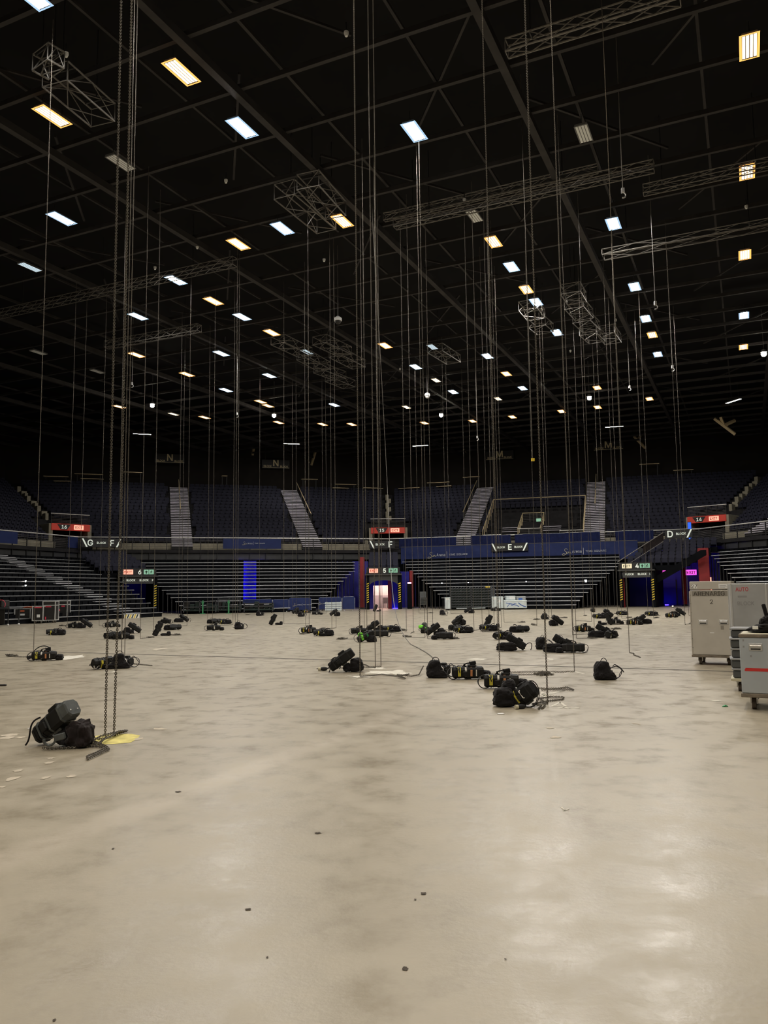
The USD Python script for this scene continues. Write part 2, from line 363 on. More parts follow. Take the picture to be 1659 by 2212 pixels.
def chalk_line(pts, w=0.03, material='chalk', name='chalk_mark'):
    """a stroke of chalk on the floor, given in metres"""
    b = MB()
    for a, c in zip(pts[:-1], pts[1:]):
        a, c = np.array(a[:2]), np.array(c[:2]); t = (c - a) / (np.linalg.norm(c - a) + 1e-9); nn = np.array([-t[1], t[0]]) * w / 2
        b.add([(*(a - nn), .003), (*(c - nn), .003), (*(c + nn), .003), (*(a + nn), .003)], [(0, 1, 2, 3)])
    b.build(name, material, floor)
_lift = 0.0
def blotch(cx_, cy_, rx, ry, material, name, ang=0.0, k=14, rough=0.35):
    r = 1 + rough * (rng.random(k) - 0.5) * 2; a = np.arange(k) * 2 * np.pi / k
    x, y = rx * r * np.cos(a), ry * r * np.sin(a); ca, sa = math.cos(ang), math.sin(ang)
    global _lift; _lift += 2e-5; z = .0025 + _lift
    v = np.stack([cx_ + x * ca - y * sa, cy_ + x * sa + y * ca, np.full(k, z)], 1)
    MB().add(np.vstack([v, [(cx_, cy_, z)]]), [(k, i, (i + 1) % k) for i in range(k)]).build(name, material, floor)
def px_line(*pts, w=0.03, material='chalk', name='chalk_mark'): chalk_line([at_z(x, y) for x, y in pts], w, material, name)
def px_blotch(x, y, wpx, hpx, material='chalk', name='paint_patch'):
    a, b = at_z(x - wpx / 2, y), at_z(x + wpx / 2, y); c, d = at_z(x, y - hpx / 2), at_z(x, y + hpx / 2)
    blotch(*((a + b)[:2] / 2), np.linalg.norm(b - a) / 2, np.linalg.norm(c - d) / 2, material, name)
px_blotch(232, 1597, 104, 26, 'yellow_paint'); px_blotch(268, 1593, 40, 12, 'yellow_paint'); px_blotch(190, 1609, 44, 11, 'yellow_paint')
for x, y, w_, h_ in ((20, 1588, 40, 5), (14, 1594, 34, 5), (45, 1593, 22, 3), (110, 1638, 16, 3), (106, 1648, 20, 5), (40, 1665, 18, 5), (26, 1682, 26, 9), (99, 1680, 16, 6), (155, 1677, 22, 5),
                     (300, 1597, 16, 6), (5, 1700, 14, 4), (343, 1575, 30, 4), (143, 1421, 44, 9), (150, 1420, 60, 4), (820, 1453, 60, 8), (852, 1452, 50, 8), (868, 1455, 40, 5),
                     (815, 1444, 30, 4), (250, 1442, 26, 6), (247, 1451, 10, 3), (1190, 1424, 12, 3), (1190, 1453, 13, 3), (780, 1462, 50, 4), (1547, 1514, 20, 3), (1200, 1593, 22, 4),
                     (1187, 1573, 16, 3), (1370, 1563, 12, 2), (1380, 1565, 6, 2), (1030, 1424, 40, 4), (345, 1402, 22, 4), (345, 1374, 24, 3), (325, 1375, 14, 3)):
    px_blotch(x, y, w_, h_, 'chalk' if 1410 < y < 1560 else 'faint_paint')
px_line((1135, 1506), (1220, 1492), (1155, 1507), w=.045); px_line((1170, 1495), (1182, 1509), w=.04)                                     # the big chalked A beside the chain
px_line((1192, 1526), (1210, 1517), (1222, 1526), (1196, 1525), w=.04); px_line((1204, 1530), (1218, 1528), (1230, 1531), (1252, 1529), w=.045)  # triangle and scribble
px_line((1220, 1455), (1238, 1450), (1262, 1456), w=.05); px_line((1364, 1410), (1395, 1404), w=.04); px_line((1362, 1414), (1388, 1412), w=.03)
px_line((790, 1461), (760, 1466), w=.03); px_line((800, 1464), (772, 1469), w=.03); px_line((772, 1458), (745, 1461), w=.03)
px_line((1212, 1744), (1222, 1752), w=.012); px_line((1216, 1752), (1229, 1748), w=.012)
for x0, x1, y in ((1220, 1262, 1357), (1085, 1120, 1361), (1400, 1425, 1349), (1422, 1455, 1374), (1465, 1490, 1347), (780, 830, 1327), (740, 775, 1370), (925, 970, 1381), (1145, 1178, 1400), (400, 420, 1343),
                  (430, 520, 1371), (610, 640, 1349), (500, 515, 1358), (340, 360, 1374), (140, 180, 1363), (1390, 1430, 1374), (1040, 1075, 1365), (960, 1000, 1329), (1240, 1262, 1324)):
    px_line((x0, y), ((x0 + x1) / 2, y - .8), (x1, y), w=.10)
for x, y, w_, h_, mt in ((875, 2093, 13, 9, 'debris_dark'), (915, 1931, 14, 5, 'debris_dark'), (244, 1834, 5, 3, 'debris_dark'), (384, 1711, 14, 3, 'debris_dark'), (536, 1965, 12, 4, 'debris_dark'),
                         (577, 2069, 5, 3, 'debris_dark'), (1092, 2073, 5, 3, 'debris_dark'), (117, 2205, 7, 5, 'debris_dark'), (897, 1944, 5, 3, 'debris_dark'), (687, 1800, 14, 3, 'debris_dark')):
    px_blotch(x, y, w_, h_, mt, 'stain')

# ---------------------------------------------------------------- roof
ceiling = thing('ceiling', None, None, kind='structure')
b = MB(); q = [tuple(p) + (DECK_Z,) for p in room]
b.add(q, [(0, 3, 4), (0, 2, 3), (0, 1, 2)]); b.build('roof_deck', 'ceiling_paint', ceiling)
def beam(p0, p1, w, z0, z1, name='beam', material='beam_paint'):
    ln = LineString([tuple(p0[:2]), tuple(p1[:2])]).intersection(ROOM.buffer(-0.3))
    for g in getattr(ln, 'geoms', [ln]):
        if g.is_empty: continue
        (ax, ay), (bx, by) = g.coords[0], g.coords[-1]; L_ = math.hypot(bx - ax, by - ay)
        MB().box(0, L_, -w / 2, w / 2, z0, z1, mat4((ax, ay, 0), math.degrees(math.atan2(by - ay, bx - ax)))).build(name, material, ceiling)
for k in range(-8, 34):
    u = 19.6 + 2.65 * k
    beam(GU * u + GV * 90, GU * u - GV * 90, 0.14, GRID_Z + 0.15, GRID_Z + 0.32, 'purlin')
for k in range(-8, 9):
    v = 13.9 + 8.0 * k
    beam(GU * -30 + GV * v, GU * 130 + GV * v, 0.24, GRID_Z - 0.12, GRID_Z + 0.15, 'main_beam')
    beam(GU * -30 + GV * (v - 1.5), GU * 130 + GV * (v - 1.5), 0.10, GRID_Z + 0.5, GRID_Z + 0.62, 'secondary_beam')
    beam(GU * -30 + GV * (v + 2.6), GU * 130 + GV * (v + 2.6), 0.09, GRID_Z + 0.9, GRID_Z + 1.0, 'secondary_beam')
    if -3 <= k <= 2:
        for j in range(0, 16):                                     # diagonal wind braces between the main beams
            u = 14.3 + 5.3 * j
            beam(GU * u + GV * v, GU * (u + 5.3) + GV * (v + 4.0 * (1 if j % 2 else -1)), 0.08, GRID_Z + 0.7, GRID_Z + 0.78, 'brace')

# ---------------------------------------------------------------- walls
def wall(name, p, q, z0, z1, t=0.3):
    L_ = np.linalg.norm(q - p)
    MB().box(0, L_, 0, t, z0, z1, mat4((p[0], p[1], 0), math.degrees(math.atan2(q[1] - p[1], q[0] - p[0])))).build(name, 'wall_paint')
    stage.GetPrimAtPath('/World/' + name).SetCustomDataByKey('kind', 'structure')
for nm, i in (('wall_left', 0), ('wall_far_left', 1), ('wall_far_right', 2), ('wall_right', 3)): wall(nm, room[i], room[i + 1], 0.0, DECK_Z)
wall('wall_back', room[4], room[0], 0.0, DECK_Z)

# ---------------------------------------------------------------- upper grandstands
def aisle_xs(F):
    if F is FF: return [F.from_px(393, 1180, R_IN), F.from_px(672, 1180, R_IN)]
    if F is FE: return [F.from_px(1002, 1170, R_IN), F.from_px(1284, 1165, R_IN)]
    if F is FD: return [F.from_px(1643, 1135, R_IN)]
    return [F.from_px(-60, 1150, R_IN)]
AW = 0.95
vip = (FE.from_px(1022, 1150, R_IN) + 0.9, FE.from_px(1274, 1140, R_IN) - 0.6)
seat_spots = []                                           # (row, world position, yaw)
rng = np.random.default_rng(11)
UP_LABEL = {'left': 'dark stepped upper stand of navy seats at the far left, beyond tunnel 16', 'centre-left': 'dark stepped upper stand of navy seats left of the central tunnel',
            'centre-right': 'dark stepped upper stand right of the central tunnel, holding the gold-railed box', 'right': 'dark stepped upper stand of navy seats at the far right, beyond tunnel 14'}
for F in FACETS:
    st = thing('upper_grandstand', UP_LABEL[F.name], 'grandstand', F.loc, F.rz)
    xs = aisle_xs(F)
    p = [(F.x0(-.15), -.15), (F.x1(-.15), -.15), (F.x1(R_IN), R_IN), (F.x0(R_IN), R_IN)]
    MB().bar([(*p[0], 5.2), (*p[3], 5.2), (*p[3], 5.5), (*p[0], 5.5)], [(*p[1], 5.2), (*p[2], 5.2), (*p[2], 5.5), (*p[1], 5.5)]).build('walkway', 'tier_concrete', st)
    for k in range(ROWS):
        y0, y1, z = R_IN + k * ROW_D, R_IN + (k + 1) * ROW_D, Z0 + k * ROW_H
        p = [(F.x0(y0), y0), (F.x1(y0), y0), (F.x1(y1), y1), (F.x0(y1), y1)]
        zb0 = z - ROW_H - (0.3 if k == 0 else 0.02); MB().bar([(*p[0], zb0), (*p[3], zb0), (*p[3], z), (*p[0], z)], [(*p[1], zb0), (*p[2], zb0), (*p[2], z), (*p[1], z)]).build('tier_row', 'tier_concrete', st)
    # pale concrete kerb under the first row, broken by the aisles
    if R_IN > 0:
        edges = [F.x0(R_IN - .06) + 1.9] + [v for x in xs for v in (x - AW, x + AW)] + [F.x1(R_IN - .06) - 1.9]
        for a, c in zip(edges[::2], edges[1::2]):
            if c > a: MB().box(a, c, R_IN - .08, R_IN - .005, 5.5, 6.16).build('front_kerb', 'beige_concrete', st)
    for ai, xa in enumerate(xs):
        aisle = sub(st, 'aisle')
        for i in range(2 * ROWS + 2):                       # two steps to each row, pale nosings; the last two lead down to the walkway
            yy, z = R_IN + (i - 2) * ROW_D / 2, Z0 + (i - 2) * ROW_H / 2 + ROW_H * .25
            b = MB(); b.cbox(xa - AW, xa + AW, yy - .02, yy + .13, z - .035, z + .05, .01)
            b.build('step', 'step_tread', aisle)
            MB().box(xa - AW, xa + AW, yy + .02, yy + ROW_D / 2 + .02, z - .35, z - .03).build('riser', 'tier_concrete', aisle)
        def zat(y): return Z0 + (y - R_IN) / ROW_D * ROW_H
        off = {(FF, 0): 0, (FF, 1): AW, (FE, 0): -AW, (FE, 1): 0}.get((F, ai), 0)
        segs = [(R_IN + 5.6, R_IN + 9.0), (R_IN + 9.6, R_IN + 13.4)] if off == 0 else [(R_IN + 4.8, R_IN + 13.4)]
        for a, c in segs:
            b = MB(); b.tube([(xa + off, a, zat(a) + .95), (xa + off, c, zat(c) + .95)], .045, 8); hr = b.build('handrail', 'rail_gold', aisle)
            b = MB()
            for y in np.linspace(a + .1, c - .1, 4): b.cyl((xa + off, y, zat(y)), (xa + off, y, zat(y) + .93), .025, 6)
            b.build('handrail_posts', 'rail_wire', aisle)
    for k in range(ROWS):                                   # seat positions
        ys, z = R_IN + k * ROW_D + .38, Z0 + k * ROW_H
        cl = 2.5 if k <= 5 else 0.75
        lo, hi = F.x0(ys) + (cl if F is not FG else .3), F.x1(ys) - (cl if F is not FD else .3)
        nn = int((hi - lo) / .53)
        for i in range(nn):
            x = lo + (i + .5) * (hi - lo) / nn
            if any(abs(x - xa) < AW + .3 for xa in xs): continue
            if F is FE and k <= 8 and vip[0] - .2 < x < vip[1] + .2: continue
            seat_spots.append((k, F.world(x, ys, z), F.rz, F.name))

# corner blocks that step up beside each tunnel
for nm, V, ang, lab in (('corner_wall', V15, 0.0, 'pale concrete corner blocks stepping up the stand above tunnel 15'), ('corner_wall', V16, 44.6, 'pale concrete corner blocks stepping up the stand above tunnel 16'),
                        ('corner_wall', V14, -44.6, 'pale concrete corner blocks stepping up the stand above tunnel 14')):
    cw = thing(nm, lab, 'wall', (V[0], V[1], 0), ang)
    c = math.cos(math.radians(16.6 if ang == 0 else 28))
    for k in range(6, ROWS - 2):
        y, z = (R_IN + k * ROW_D) / c, Z0 + k * ROW_H
        w = (.15, .27, .18)[k % 3]; dx = (0, .1, -.08)[k % 3]
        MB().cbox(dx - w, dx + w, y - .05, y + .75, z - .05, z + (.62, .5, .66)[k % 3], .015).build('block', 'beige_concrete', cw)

# seats
def seat_proto(name, dark='seat_navy'):
    s_ = proto(name)
    b = MB(); c = [(-.215, .44), (-.235, .6), (-.235, .78), (-.19, .86), (.19, .86), (.235, .78), (.235, .6), (.215, .44)]
    b.prism(c, .10, .16, 'xz', mat4(rx=-8)); b.build('backrest', dark, s_)
    b = MB(); b.cbox(-.22, .22, -.02, .08, .2, .60, .03); b.build('seat_pan', dark, s_)
    for x in (-.226, .226): b = MB(); b.prism([(-.12, .58), (.02, .57), (.02, 0), (.1, 0), (.1, .57), (.14, .58), (.14, .62), (-.12, .62)], x - .015, x + .015, 'yz'); b.build('armrest', 'seat_edge', s_)
seat_proto('seat_source')
seat_spots.sort(key=lambda s: (s[0], np.linalg.norm(s[1])))
front = sorted(seat_spots[:225], key=lambda s: (s[0], s[3], s[1][0])); nth = {}
for k, p, rz, fn in front:
    i = nth[(k, fn)] = nth.get((k, fn), -1) + 1
    thing('arena_seat', f'navy tip-up seat, {ORD[i]} from left in the {("lowest", "second", "third")[k]} row of the {fn} upper stand', 'seat', p, rz, 'seats in the lowest rows of the upper stands', proto='/seat_source')
inst('/World', 'upper_seat_rows', ['/World/upper_seat_rows/seat'], [s[1] for s in seat_spots[225:]], [s[2] for s in seat_spots[225:]])
UsdGeom.Xform.Define(stage, '/World/upper_seat_rows/seat').GetPrim().GetReferences().AddInternalReference('/seat_source')
tag(stage.GetPrimAtPath('/World/upper_seat_rows'), 'rows of navy tip-up seats filling the upper stands up to the back wall', 'seats', kind='stuff')

# folding chairs and gold-railed box in the stand between the two right-hand aisles
vb = thing('seating_box', 'railed box with gold handrails set into the right-hand upper stand', 'seating box', FE.loc, FE.rz)
zb = lambda y: Z0 + (y - R_IN) / ROW_D * ROW_H
y_f, y_b = R_IN + .3, R_IN + 7.4
MB().box(vip[0], vip[1], y_f, y_b, Z0 - .1, Z0 + .1).build('platform', 'stand_dark', vb)
for i in range(5): MB().box(vip[0], vip[1], y_f + 1.4 * i + 1.2, y_b, Z0 + .1 + .62 * i, Z0 + .1 + .62 * (i + 1)).build('platform_step', 'stand_dark', vb)
def rail_run(parent, pts, h, material, name='rail', r=.045, posts=5, bars=0):
    b = MB(); P = np.array(pts, float); b.tube(P + [0, 0, h], r, 8); b.build(name, material, parent)
    b = MB()
    for a, c in zip(P[:-1], P[1:]):
        for t in np.linspace(0, 1, posts): q = a + (c - a) * t; b.cyl(q, q + [0, 0, h], r * .7, 6)
        for i in range(1, bars + 1): b.cyl(a + [0, 0, h * i / (bars + 1)], c + [0, 0, h * i / (bars + 1)], .018, 4)
    b.build(name + '_posts', material if not bars else 'rail_wire', parent)
zf, zk = Z0 + .1, zb(y_b) + .05
rail_run(vb, [(vip[0], y_f, zf), (vip[0], y_b, zk)], 1.0, 'rail_gold', posts=9)
rail_run(vb, [(vip[1], y_f, zf), (vip[1], y_b, zk)], 1.0, 'rail_gold', posts=9)
rail_run(vb, [(vip[0], y_b, zk), (vip[1], y_b, zk)], 1.0, 'rail_gold', posts=2)
ca, cb_ = FE.from_px(1117, 1140, R_IN), FE.from_px(1166, 1140, R_IN)
rail_run(vb, [(ca, y_f, zf), (ca, y_f + 4.4, zf + 1.9)], 1.0, 'rail_gold', posts=7, name='gate_rail')
rail_run(vb, [(cb_, y_f, zf), (cb_, y_f + 4.4, zf + 1.9)], 1.0, 'rail_gold', posts=7, name='gate_rail')
rail_run(vb, [(ca, y_f + 4.4, zf + 1.9), (cb_, y_f + 4.4, zf + 1.9)], 1.0, 'rail_gold', posts=4, bars=5, name='gate_rail')
rail_run(vb, [(ca, y_f, zf), (cb_, y_f, zf)], 1.0, 'rail_white', posts=3, bars=6, name='front_rail')
rail_run(vb, [(vip[0], y_f, zf - .5), (ca - 1.6, y_f, zf - .5)], 1.0, 'rail_white', posts=4, bars=5, name='front_rail')
rail_run(vb, [(cb_ + 1.8, y_f, zf - .3), (vip[1], y_f, zf - .3)], 1.0, 'rail_white', posts=4, bars=5, name='front_rail')
for xa in (ca - .95, cb_ + .95):
    for i in range(9): MB().cbox(xa - .85, xa + .85, y_f + .3 * i, y_f + .12 + .3 * i, zf - .4 + .21 * i, zf - .33 + .21 * i, .01).build('step', 'step_tread', vb)
b = MB(); b.box((ca + cb_) / 2 + .3, (ca + cb_) / 2 + .9, y_f + 4.2, y_f + 4.3, zf + 1.9, zf + 2.3); b.build('exit_light', 'icon_green', vb)
chair = proto('box_chair_source')
b = MB(); b.cbox(-.24, .24, -.24, .24, .4, .48, .02); b.build('seat', 'black_cloth', chair)
b = MB(); b.cbox(-.24, .24, .2, .27, .5, .98, .03); b.build('backrest', 'black_cloth', chair)
for x in (-.2, .2):
    for y in (-.2, .2): MB().cyl((x, y, 0), (x, y, .42), .02, 6).build('leg', 'rail_dark', chair)
for i in range(5):
    for ci, x in enumerate(np.arange(vip[0] + .5, vip[1] - .3, .85)):
        if ca - 2.1 < x < cb_ + 2.1 and i < 4: continue
        thing('box_chair', f'black padded chair in the gold-railed box, row {ORD[i]} from the front, place {ORD[ci]} from left', 'chair', FE.world(x, y_f + 1.4 * i + .75, Z0 + .1 + .62 * i), FE.rz, 'black chairs in the railed box', proto='/box_chair_source')

# ---------------------------------------------------------------- tunnels 16, 15, 14 of the upper tier
def exit_panel(parent, x0, x1, z0, z1, y, material, word=True, ink='exit_red'):
    MB().cbox(x0, x1, y - .03, y, z0, z1, .008).build('exit_light', material, parent)
    if word: MB().text('EXIT', (z1 - z0) * .5, (x0 + x1) / 2, y - .031, (z0 + z1) / 2).build('exit_lettering', ink, parent)
for num, V, ang, push in (('16', V16, 44.6, 2.3), ('15', V15, 0.0, 2.2), ('14', V14, -44.6, 2.3)):
    q = V + np.array([-math.sin(math.radians(ang)), math.cos(math.radians(ang))]) * push
    t = thing('upper_tunnel', {'16': 'red-fronted upper tunnel mouth numbered 16, at the left', '15': 'red-fronted upper tunnel mouth numbered 15, in the centre', '14': 'red-fronted upper tunnel mouth numbered 14, at the right'}[num], 'tunnel', (q[0], q[1], 5.5), ang)
    for s in (-1, 1):
        MB().cbox(s * 1.75 - .18, s * 1.75 + .18, -.5, 4.2, 0, 2.35, .02).build('side_wall', 'beige_concrete', t)
        MB().cbox(s * 2.2 - .2, s * 2.2 + .2, -.3, 2.0, 0, 1.1, .02).build('side_block', 'beige_concrete', t)
    MB().box(-1.6, 1.6, 3.2, 3.3, 0, 2.0).build('inner_wall', 'blue_wall', t)
    MB().box(-1.6, 1.6, 0, 4.2, 2.0, 2.2).build('roof', 'stand_dark', t)
    MB().cbox(-1.72, 1.72, -.62, -.5, 1.76, 2.36, .02).build('sign_board', 'red_board', t)
    MB().prism([(-1.25, 2.3), (-.95, 1.84), (-.35, 1.84), (-.05, 2.3)], -.64, -.621, 'xz').build('number_plate', 'sign_black', t)
    MB().text(num, .3, -.64, -.641, 2.07).build('number', 'sign_letter', t)
    exit_panel(t, .25, 1.12, 1.86, 2.27, -.621, 'exit_pink')
    b = MB(); b.tube([(-1.75, -.4, 3.25), (1.75, -.4, 3.25)], .045, 8); b.build('top_rail', 'rail_white', t)
    for x in np.linspace(-1.7, 1.7, 5): MB().cyl((x, -.4, 2.3), (x, -.4, 3.25), .03, 6).build('rail_post', 'rail_dark', t)
    for i in range(6): MB().cyl((-1.7, -.4, 2.45 + .13 * i), (1.7, -.4, 2.45 + .13 * i), .016, 5).build('rail_bar', 'rail_wire', t)
    for s in (-1, 1): MB().cbox(s * 1.15 - .03, s * 1.15 + .03, 2.9, 2.97, .2, 1.6, .01).build('blue_strip_light', 'blue_lamp' if num != '16' else 'blue_lamp', t)

# ---------------------------------------------------------------- balcony: rail, fascia, block signs
for F in FACETS:
    lab = {'left': 'white-topped balcony railing along the far left side', 'centre-left': 'white-topped balcony railing between block signs G and F', 'centre-right': 'white-topped balcony railing above the long blue banner',
           'right': 'white-topped balcony railing along the far right side, beyond block sign D'}[F.name]
    rl = thing('balcony_railing', lab, 'railing', (F.loc[0], F.loc[1], 5.5), F.rz)
    MB().tube(np.linspace((0, 0, 1.1), (F.L, 0, 1.1), 16), .05, 8).build('top_rail', 'rail_white', rl)
    np_ = int(F.L / 1.42)
    for i in range(np_ + 1): MB().cbox(i * F.L / np_ - .035, i * F.L / np_ + .035, -.05, .03, -.95, 1.06, .008).build('post', 'rail_dark', rl)
    for i in range(6): MB().cyl((0, -.01, .14 + .145 * i), (F.L, -.01, .14 + .145 * i), .014, 5).build('rail_bar', 'rail_wire', rl)
    fa = thing('balcony_fascia', {'left': 'dark panelled balcony front at the far left', 'centre-left': 'dark panelled balcony front between tunnels 6 and 5', 'centre-right': 'dark balcony front mostly hidden behind the long blue banner',
                                  'right': 'dark panelled balcony front at the far right'}[F.name], 'balcony front', (F.loc[0], F.loc[1], 4.6), F.rz)
    for i in range(np_): MB().cbox(i * F.L / np_ + .02, (i + 1) * F.L / np_ - .02, .08, .14, 0, .88, .01).build('panel', 'fascia', fa)
    MB().box(0, F.L, .14, .3, -.1, .9).build('backing', 'stand_dark', fa)
    MB().box(F.x0(.4), F.x1(.4), .4, .6, -4.6, -.1).build('back_panel', 'stand_dark', fa)

def ribbon(P, w, y, b):
    """a flat pen stroke in the xz plane at depth y"""
    P = np.array(P, float); t = np.gradient(P, axis=0); t /= np.linalg.norm(t, axis=1, keepdims=True) + 1e-9
    nn = np.stack([-t[:, 1], t[:, 0]], 1) * (np.broadcast_to(w, (len(P),))[:, None] / 2); k = len(P)
    v = np.vstack([np.stack([P[:, 0] + nn[:, 0], np.full(k, y), P[:, 1] + nn[:, 1]], 1), np.stack([P[:, 0] - nn[:, 0], np.full(k, y), P[:, 1] - nn[:, 1]], 1)])
    b.add(v, [(i, k + i, k + i + 1, i + 1) for i in range(k - 1)])
def spline(P, n=60):
    from scipy.interpolate import CubicSpline
    P = np.array(P, float); d = np.r_[0, np.cumsum(np.linalg.norm(np.diff(P, axis=0), axis=1))]
    return CubicSpline(d, P)(np.linspace(0, d[-1], n))
SWIRL = spline([(.62, .78), (.5, .92), (.33, .84), (.3, .68), (.44, .56), (.52, .42), (.4, .2), (.15, .1), (0, .16), (.06, .27), (.3, .28), (.6, .36)], 70)
UN = spline([(.6, .55), (.6, .38), (.68, .34), (.78, .54), (.78, .36), (.84, .36), (.9, .52), (.98, .52), (1.0, .36), (1.1, .34)], 50)
def arena_logo(parent, cx_, z_, H, y=-.02, material='banner_print', gold='banner_gold'):
    """the script word, ARENA and TIME SQUARE, about 4.3 H wide"""
    k = H / .78; x0 = cx_ - 1.95 * k; b = MB()
    for S in (SWIRL, UN): ribbon(S * [.74 * k, .72 * k] + [x0, z_ - .4 * k], .035 * k, y, b)
    b.build('script_mark', gold, parent)
    b = MB(); b.text('Arena', .27 * k, x0 + 1.3 * k, y, z_ - .0 * k, bold=False, depth=.004, width=.84 * k); b.box(x0 + 1.87 * k, x0 + 1.9 * k, y - .004, y, z_ - .3 * k, z_ + .3 * k)
    b.text('TIME', .17 * k, x0 + 2.38 * k, y, z_, bold=False, depth=.004, width=.62 * k); b.text('SQUARE', .17 * k, x0 + 3.35 * k, y, z_, bold=False, depth=.004, width=1.06 * k)
    b.build('lettering', material, parent)
def cloth(b, x0, x1, z0, z1, y=0.0, amp=.05, nx=60, nz=8, seed=0, pleat=0.0):
    x, z = np.meshgrid(np.linspace(x0, x1, nx), np.linspace(z0, z1, nz), indexing='ij')
    s = (z - z0) / (z1 - z0)
    yy = y + (meshkit.fbm(np.stack([x * .9, z * 1.6 + x * .5, np.full_like(x, seed * 3.1)], -1), 3, seed) - .5) * 2 * amp * np.sin(np.pi * np.clip(s, .08, .95))
    if pleat: yy = yy + pleat * np.sin(x * 2 * np.pi / .34 + 1.5 * np.sin(x * 2.1))
    v = np.stack([x, yy, z], -1).reshape(-1, 3); v2 = v + [0, .012, 0]; n_ = nx * nz
    f = []
    for i in range(nx - 1):
        for j in range(nz - 1):
            a, c, d, e = i * nz + j, (i + 1) * nz + j, (i + 1) * nz + j + 1, i * nz + j + 1
            f += [(a, c, d, e), (n_ + e, n_ + d, n_ + c, n_ + a)]
    return b.add(np.vstack([v, v2]), f)
# long banner under the right-hand balcony, in three lengths
bx0, bx1 = FE.from_px(866, 1200, -.25), FE.from_px(1378, 1190, -.25)
bn = thing('balcony_banner', 'long blue printed banner hung below the right-hand balcony', 'banner', (FE.loc[0], FE.loc[1], 4.12), FE.rz)
b = MB(); cloth(b, bx0, bx1, 0, 1.6, -.25, .09, 160, 10, 2); b.build('fabric', 'banner_blue', bn, 40)
MB().tube([(bx0, -.25, 1.62), (bx1, -.25, 1.62)], .03, 6).build('hanging_bar', 'rail_wire', bn)
arena_logo(bn, FE.from_px(967, 1197, -.3), .78, .78, -.36); arena_logo(bn, FE.from_px(1262, 1192, -.3), .78, .78, -.36)
for i, (p0, p1, lab) in enumerate(((862, 985, 'dark navy pleated drape on the rail just right of block sign F'), (1017, 1103, 'dark navy pleated drape on the rail left of the short ladder'), (1112, 1297, 'dark navy pleated drape on the rail right of the short ladder'), (1330, 1412, 'dark navy pleated drape on the rail right of the right-hand aisle'))):
    dr = thing('rail_drape', lab, 'drape', (FE.loc[0], FE.loc[1], 5.62), FE.rz)
    x0, x1 = FE.from_px(p0, 1170, -.12), FE.from_px(p1, 1165, -.12)
    b = MB(); cloth(b, x0, x1, 0, 1.0 if i else .95, -.14, .02, int((x1 - x0) * 14), 5, 3 + i, .03); b.build('fabric', 'drape_navy', dr, 40)
bn = thing('rail_banner', 'blue printed banner tied to the balcony rail right of the left-hand aisle', 'banner', (FF.loc[0], FF.loc[1], 5.55), FF.rz)
x0, x1 = FF.from_px(482, 1178, -.1), FF.from_px(607, 1178, -.1)
b = MB(); cloth(b, x0, x1, .05, .98, -.1, .03, 50, 6, 5); b.build('fabric', 'banner_blue', bn, 40)
arena_logo(bn, FF.from_px(548, 1178, -.1), .55, .42, -.14)
bn = thing('rail_banner', 'plain blue banner tied to the balcony rail at the left edge', 'banner', (FG.loc[0], FG.loc[1], 5.55), FG.rz)
x0, x1 = FG.from_px(-60, 1165, -.1), FG.from_px(38, 1165, -.1)
b = MB(); cloth(b, x0, x1, .05, .98, -.1, .03, 40, 6, 6); b.build('fabric', 'banner_blue', bn, 40)
bn = thing('rail_banner', 'narrow dim blue cloth on the rail left of block sign G', 'banner', (FG.loc[0], FG.loc[1], 5.55), FG.rz)
x0, x1 = FG.from_px(147, 1170, -.1), FG.from_px(168, 1170, -.1)
b = MB(); cloth(b, x0, x1, .05, 1.0, -.1, .03, 16, 6, 6); b.build('fabric', 'banner_blue', bn, 40)

def block_sign(loc, rz, w, texts, lab, slashes=(True, True)):
    t = thing('block_sign', lab, 'sign', loc, rz)
    MB().cbox(-w / 2, w / 2, -.04, .04, 0, .78, .02).build('board', 'sign_black', t)
    for s_, on in ((-1, slashes[0]), (1, slashes[1])):
        if on: MB().prism([(s_ * (w / 2 - .02), .76), (s_ * (w / 2 - .16), .76), (s_ * (w / 2 - .52), .03), (s_ * (w / 2 - .38), .03)][::(1 if s_ > 0 else -1)], -.05, -.041, 'xz').build('slash_mark', 'sign_letter', t)
    for string, h, x in texts: MB().text(string, h, x, -.041, .4).build('letter' if len(string) == 1 else 'lettering', 'sign_letter', t)
def on_rail(F, px, py, y=-.18): return F.world(F.from_px(px, py, y), y)
q = on_rail(FF, 218, 1170); block_sign((q[0] + .2, q[1] - .3, 5.66), 30, 3.4, [('G', .5, -.98), ('BLOCK', .17, -.05), ('F', .5, .85)], 'black hanging block sign reading G and F above tunnel 6')
q = on_rail(FF, 820, 1176, -.3); block_sign((q[0] + .25, q[1] - .3, 5.62), 4, 2.5, [('BLOCK', .19, -.2), ('F', .55, .8)], 'black hanging block sign reading F above tunnel 5', (True, False))
q = FE.world(FE.from_px(1101, 1185, -.45), -.45); block_sign((q[0], q[1], 5.05), FE.rz, 3.4, [('BLOCK', .17, -.8), ('E', .5, 0.03), ('BLOCK', .17, .82)], 'black block sign reading E in front of the long blue banner')
q = on_rail(FE, 1466, 1155, -.5); block_sign((q[0], q[1], 5.8), -28, 2.3, [('D', .55, -.7), ('BLOCK', .18, .2)], 'black hanging block sign reading D at the right end of the balcony', (False, True))
q = on_rail(FE, 1490, 1150, -.1); t = thing('blue_strip_light', 'upright blue strip light just right of block sign D', 'light', (q[0], q[1], 5.7), -28); MB().cbox(-.14, .14, -.03, .03, 0, 1.5, .01).build('lens', 'blue_strip', t); MB().cbox(-.16, .16, .03, .06, -.2, 1.55, .01).build('backing', 'rail_dark', t)
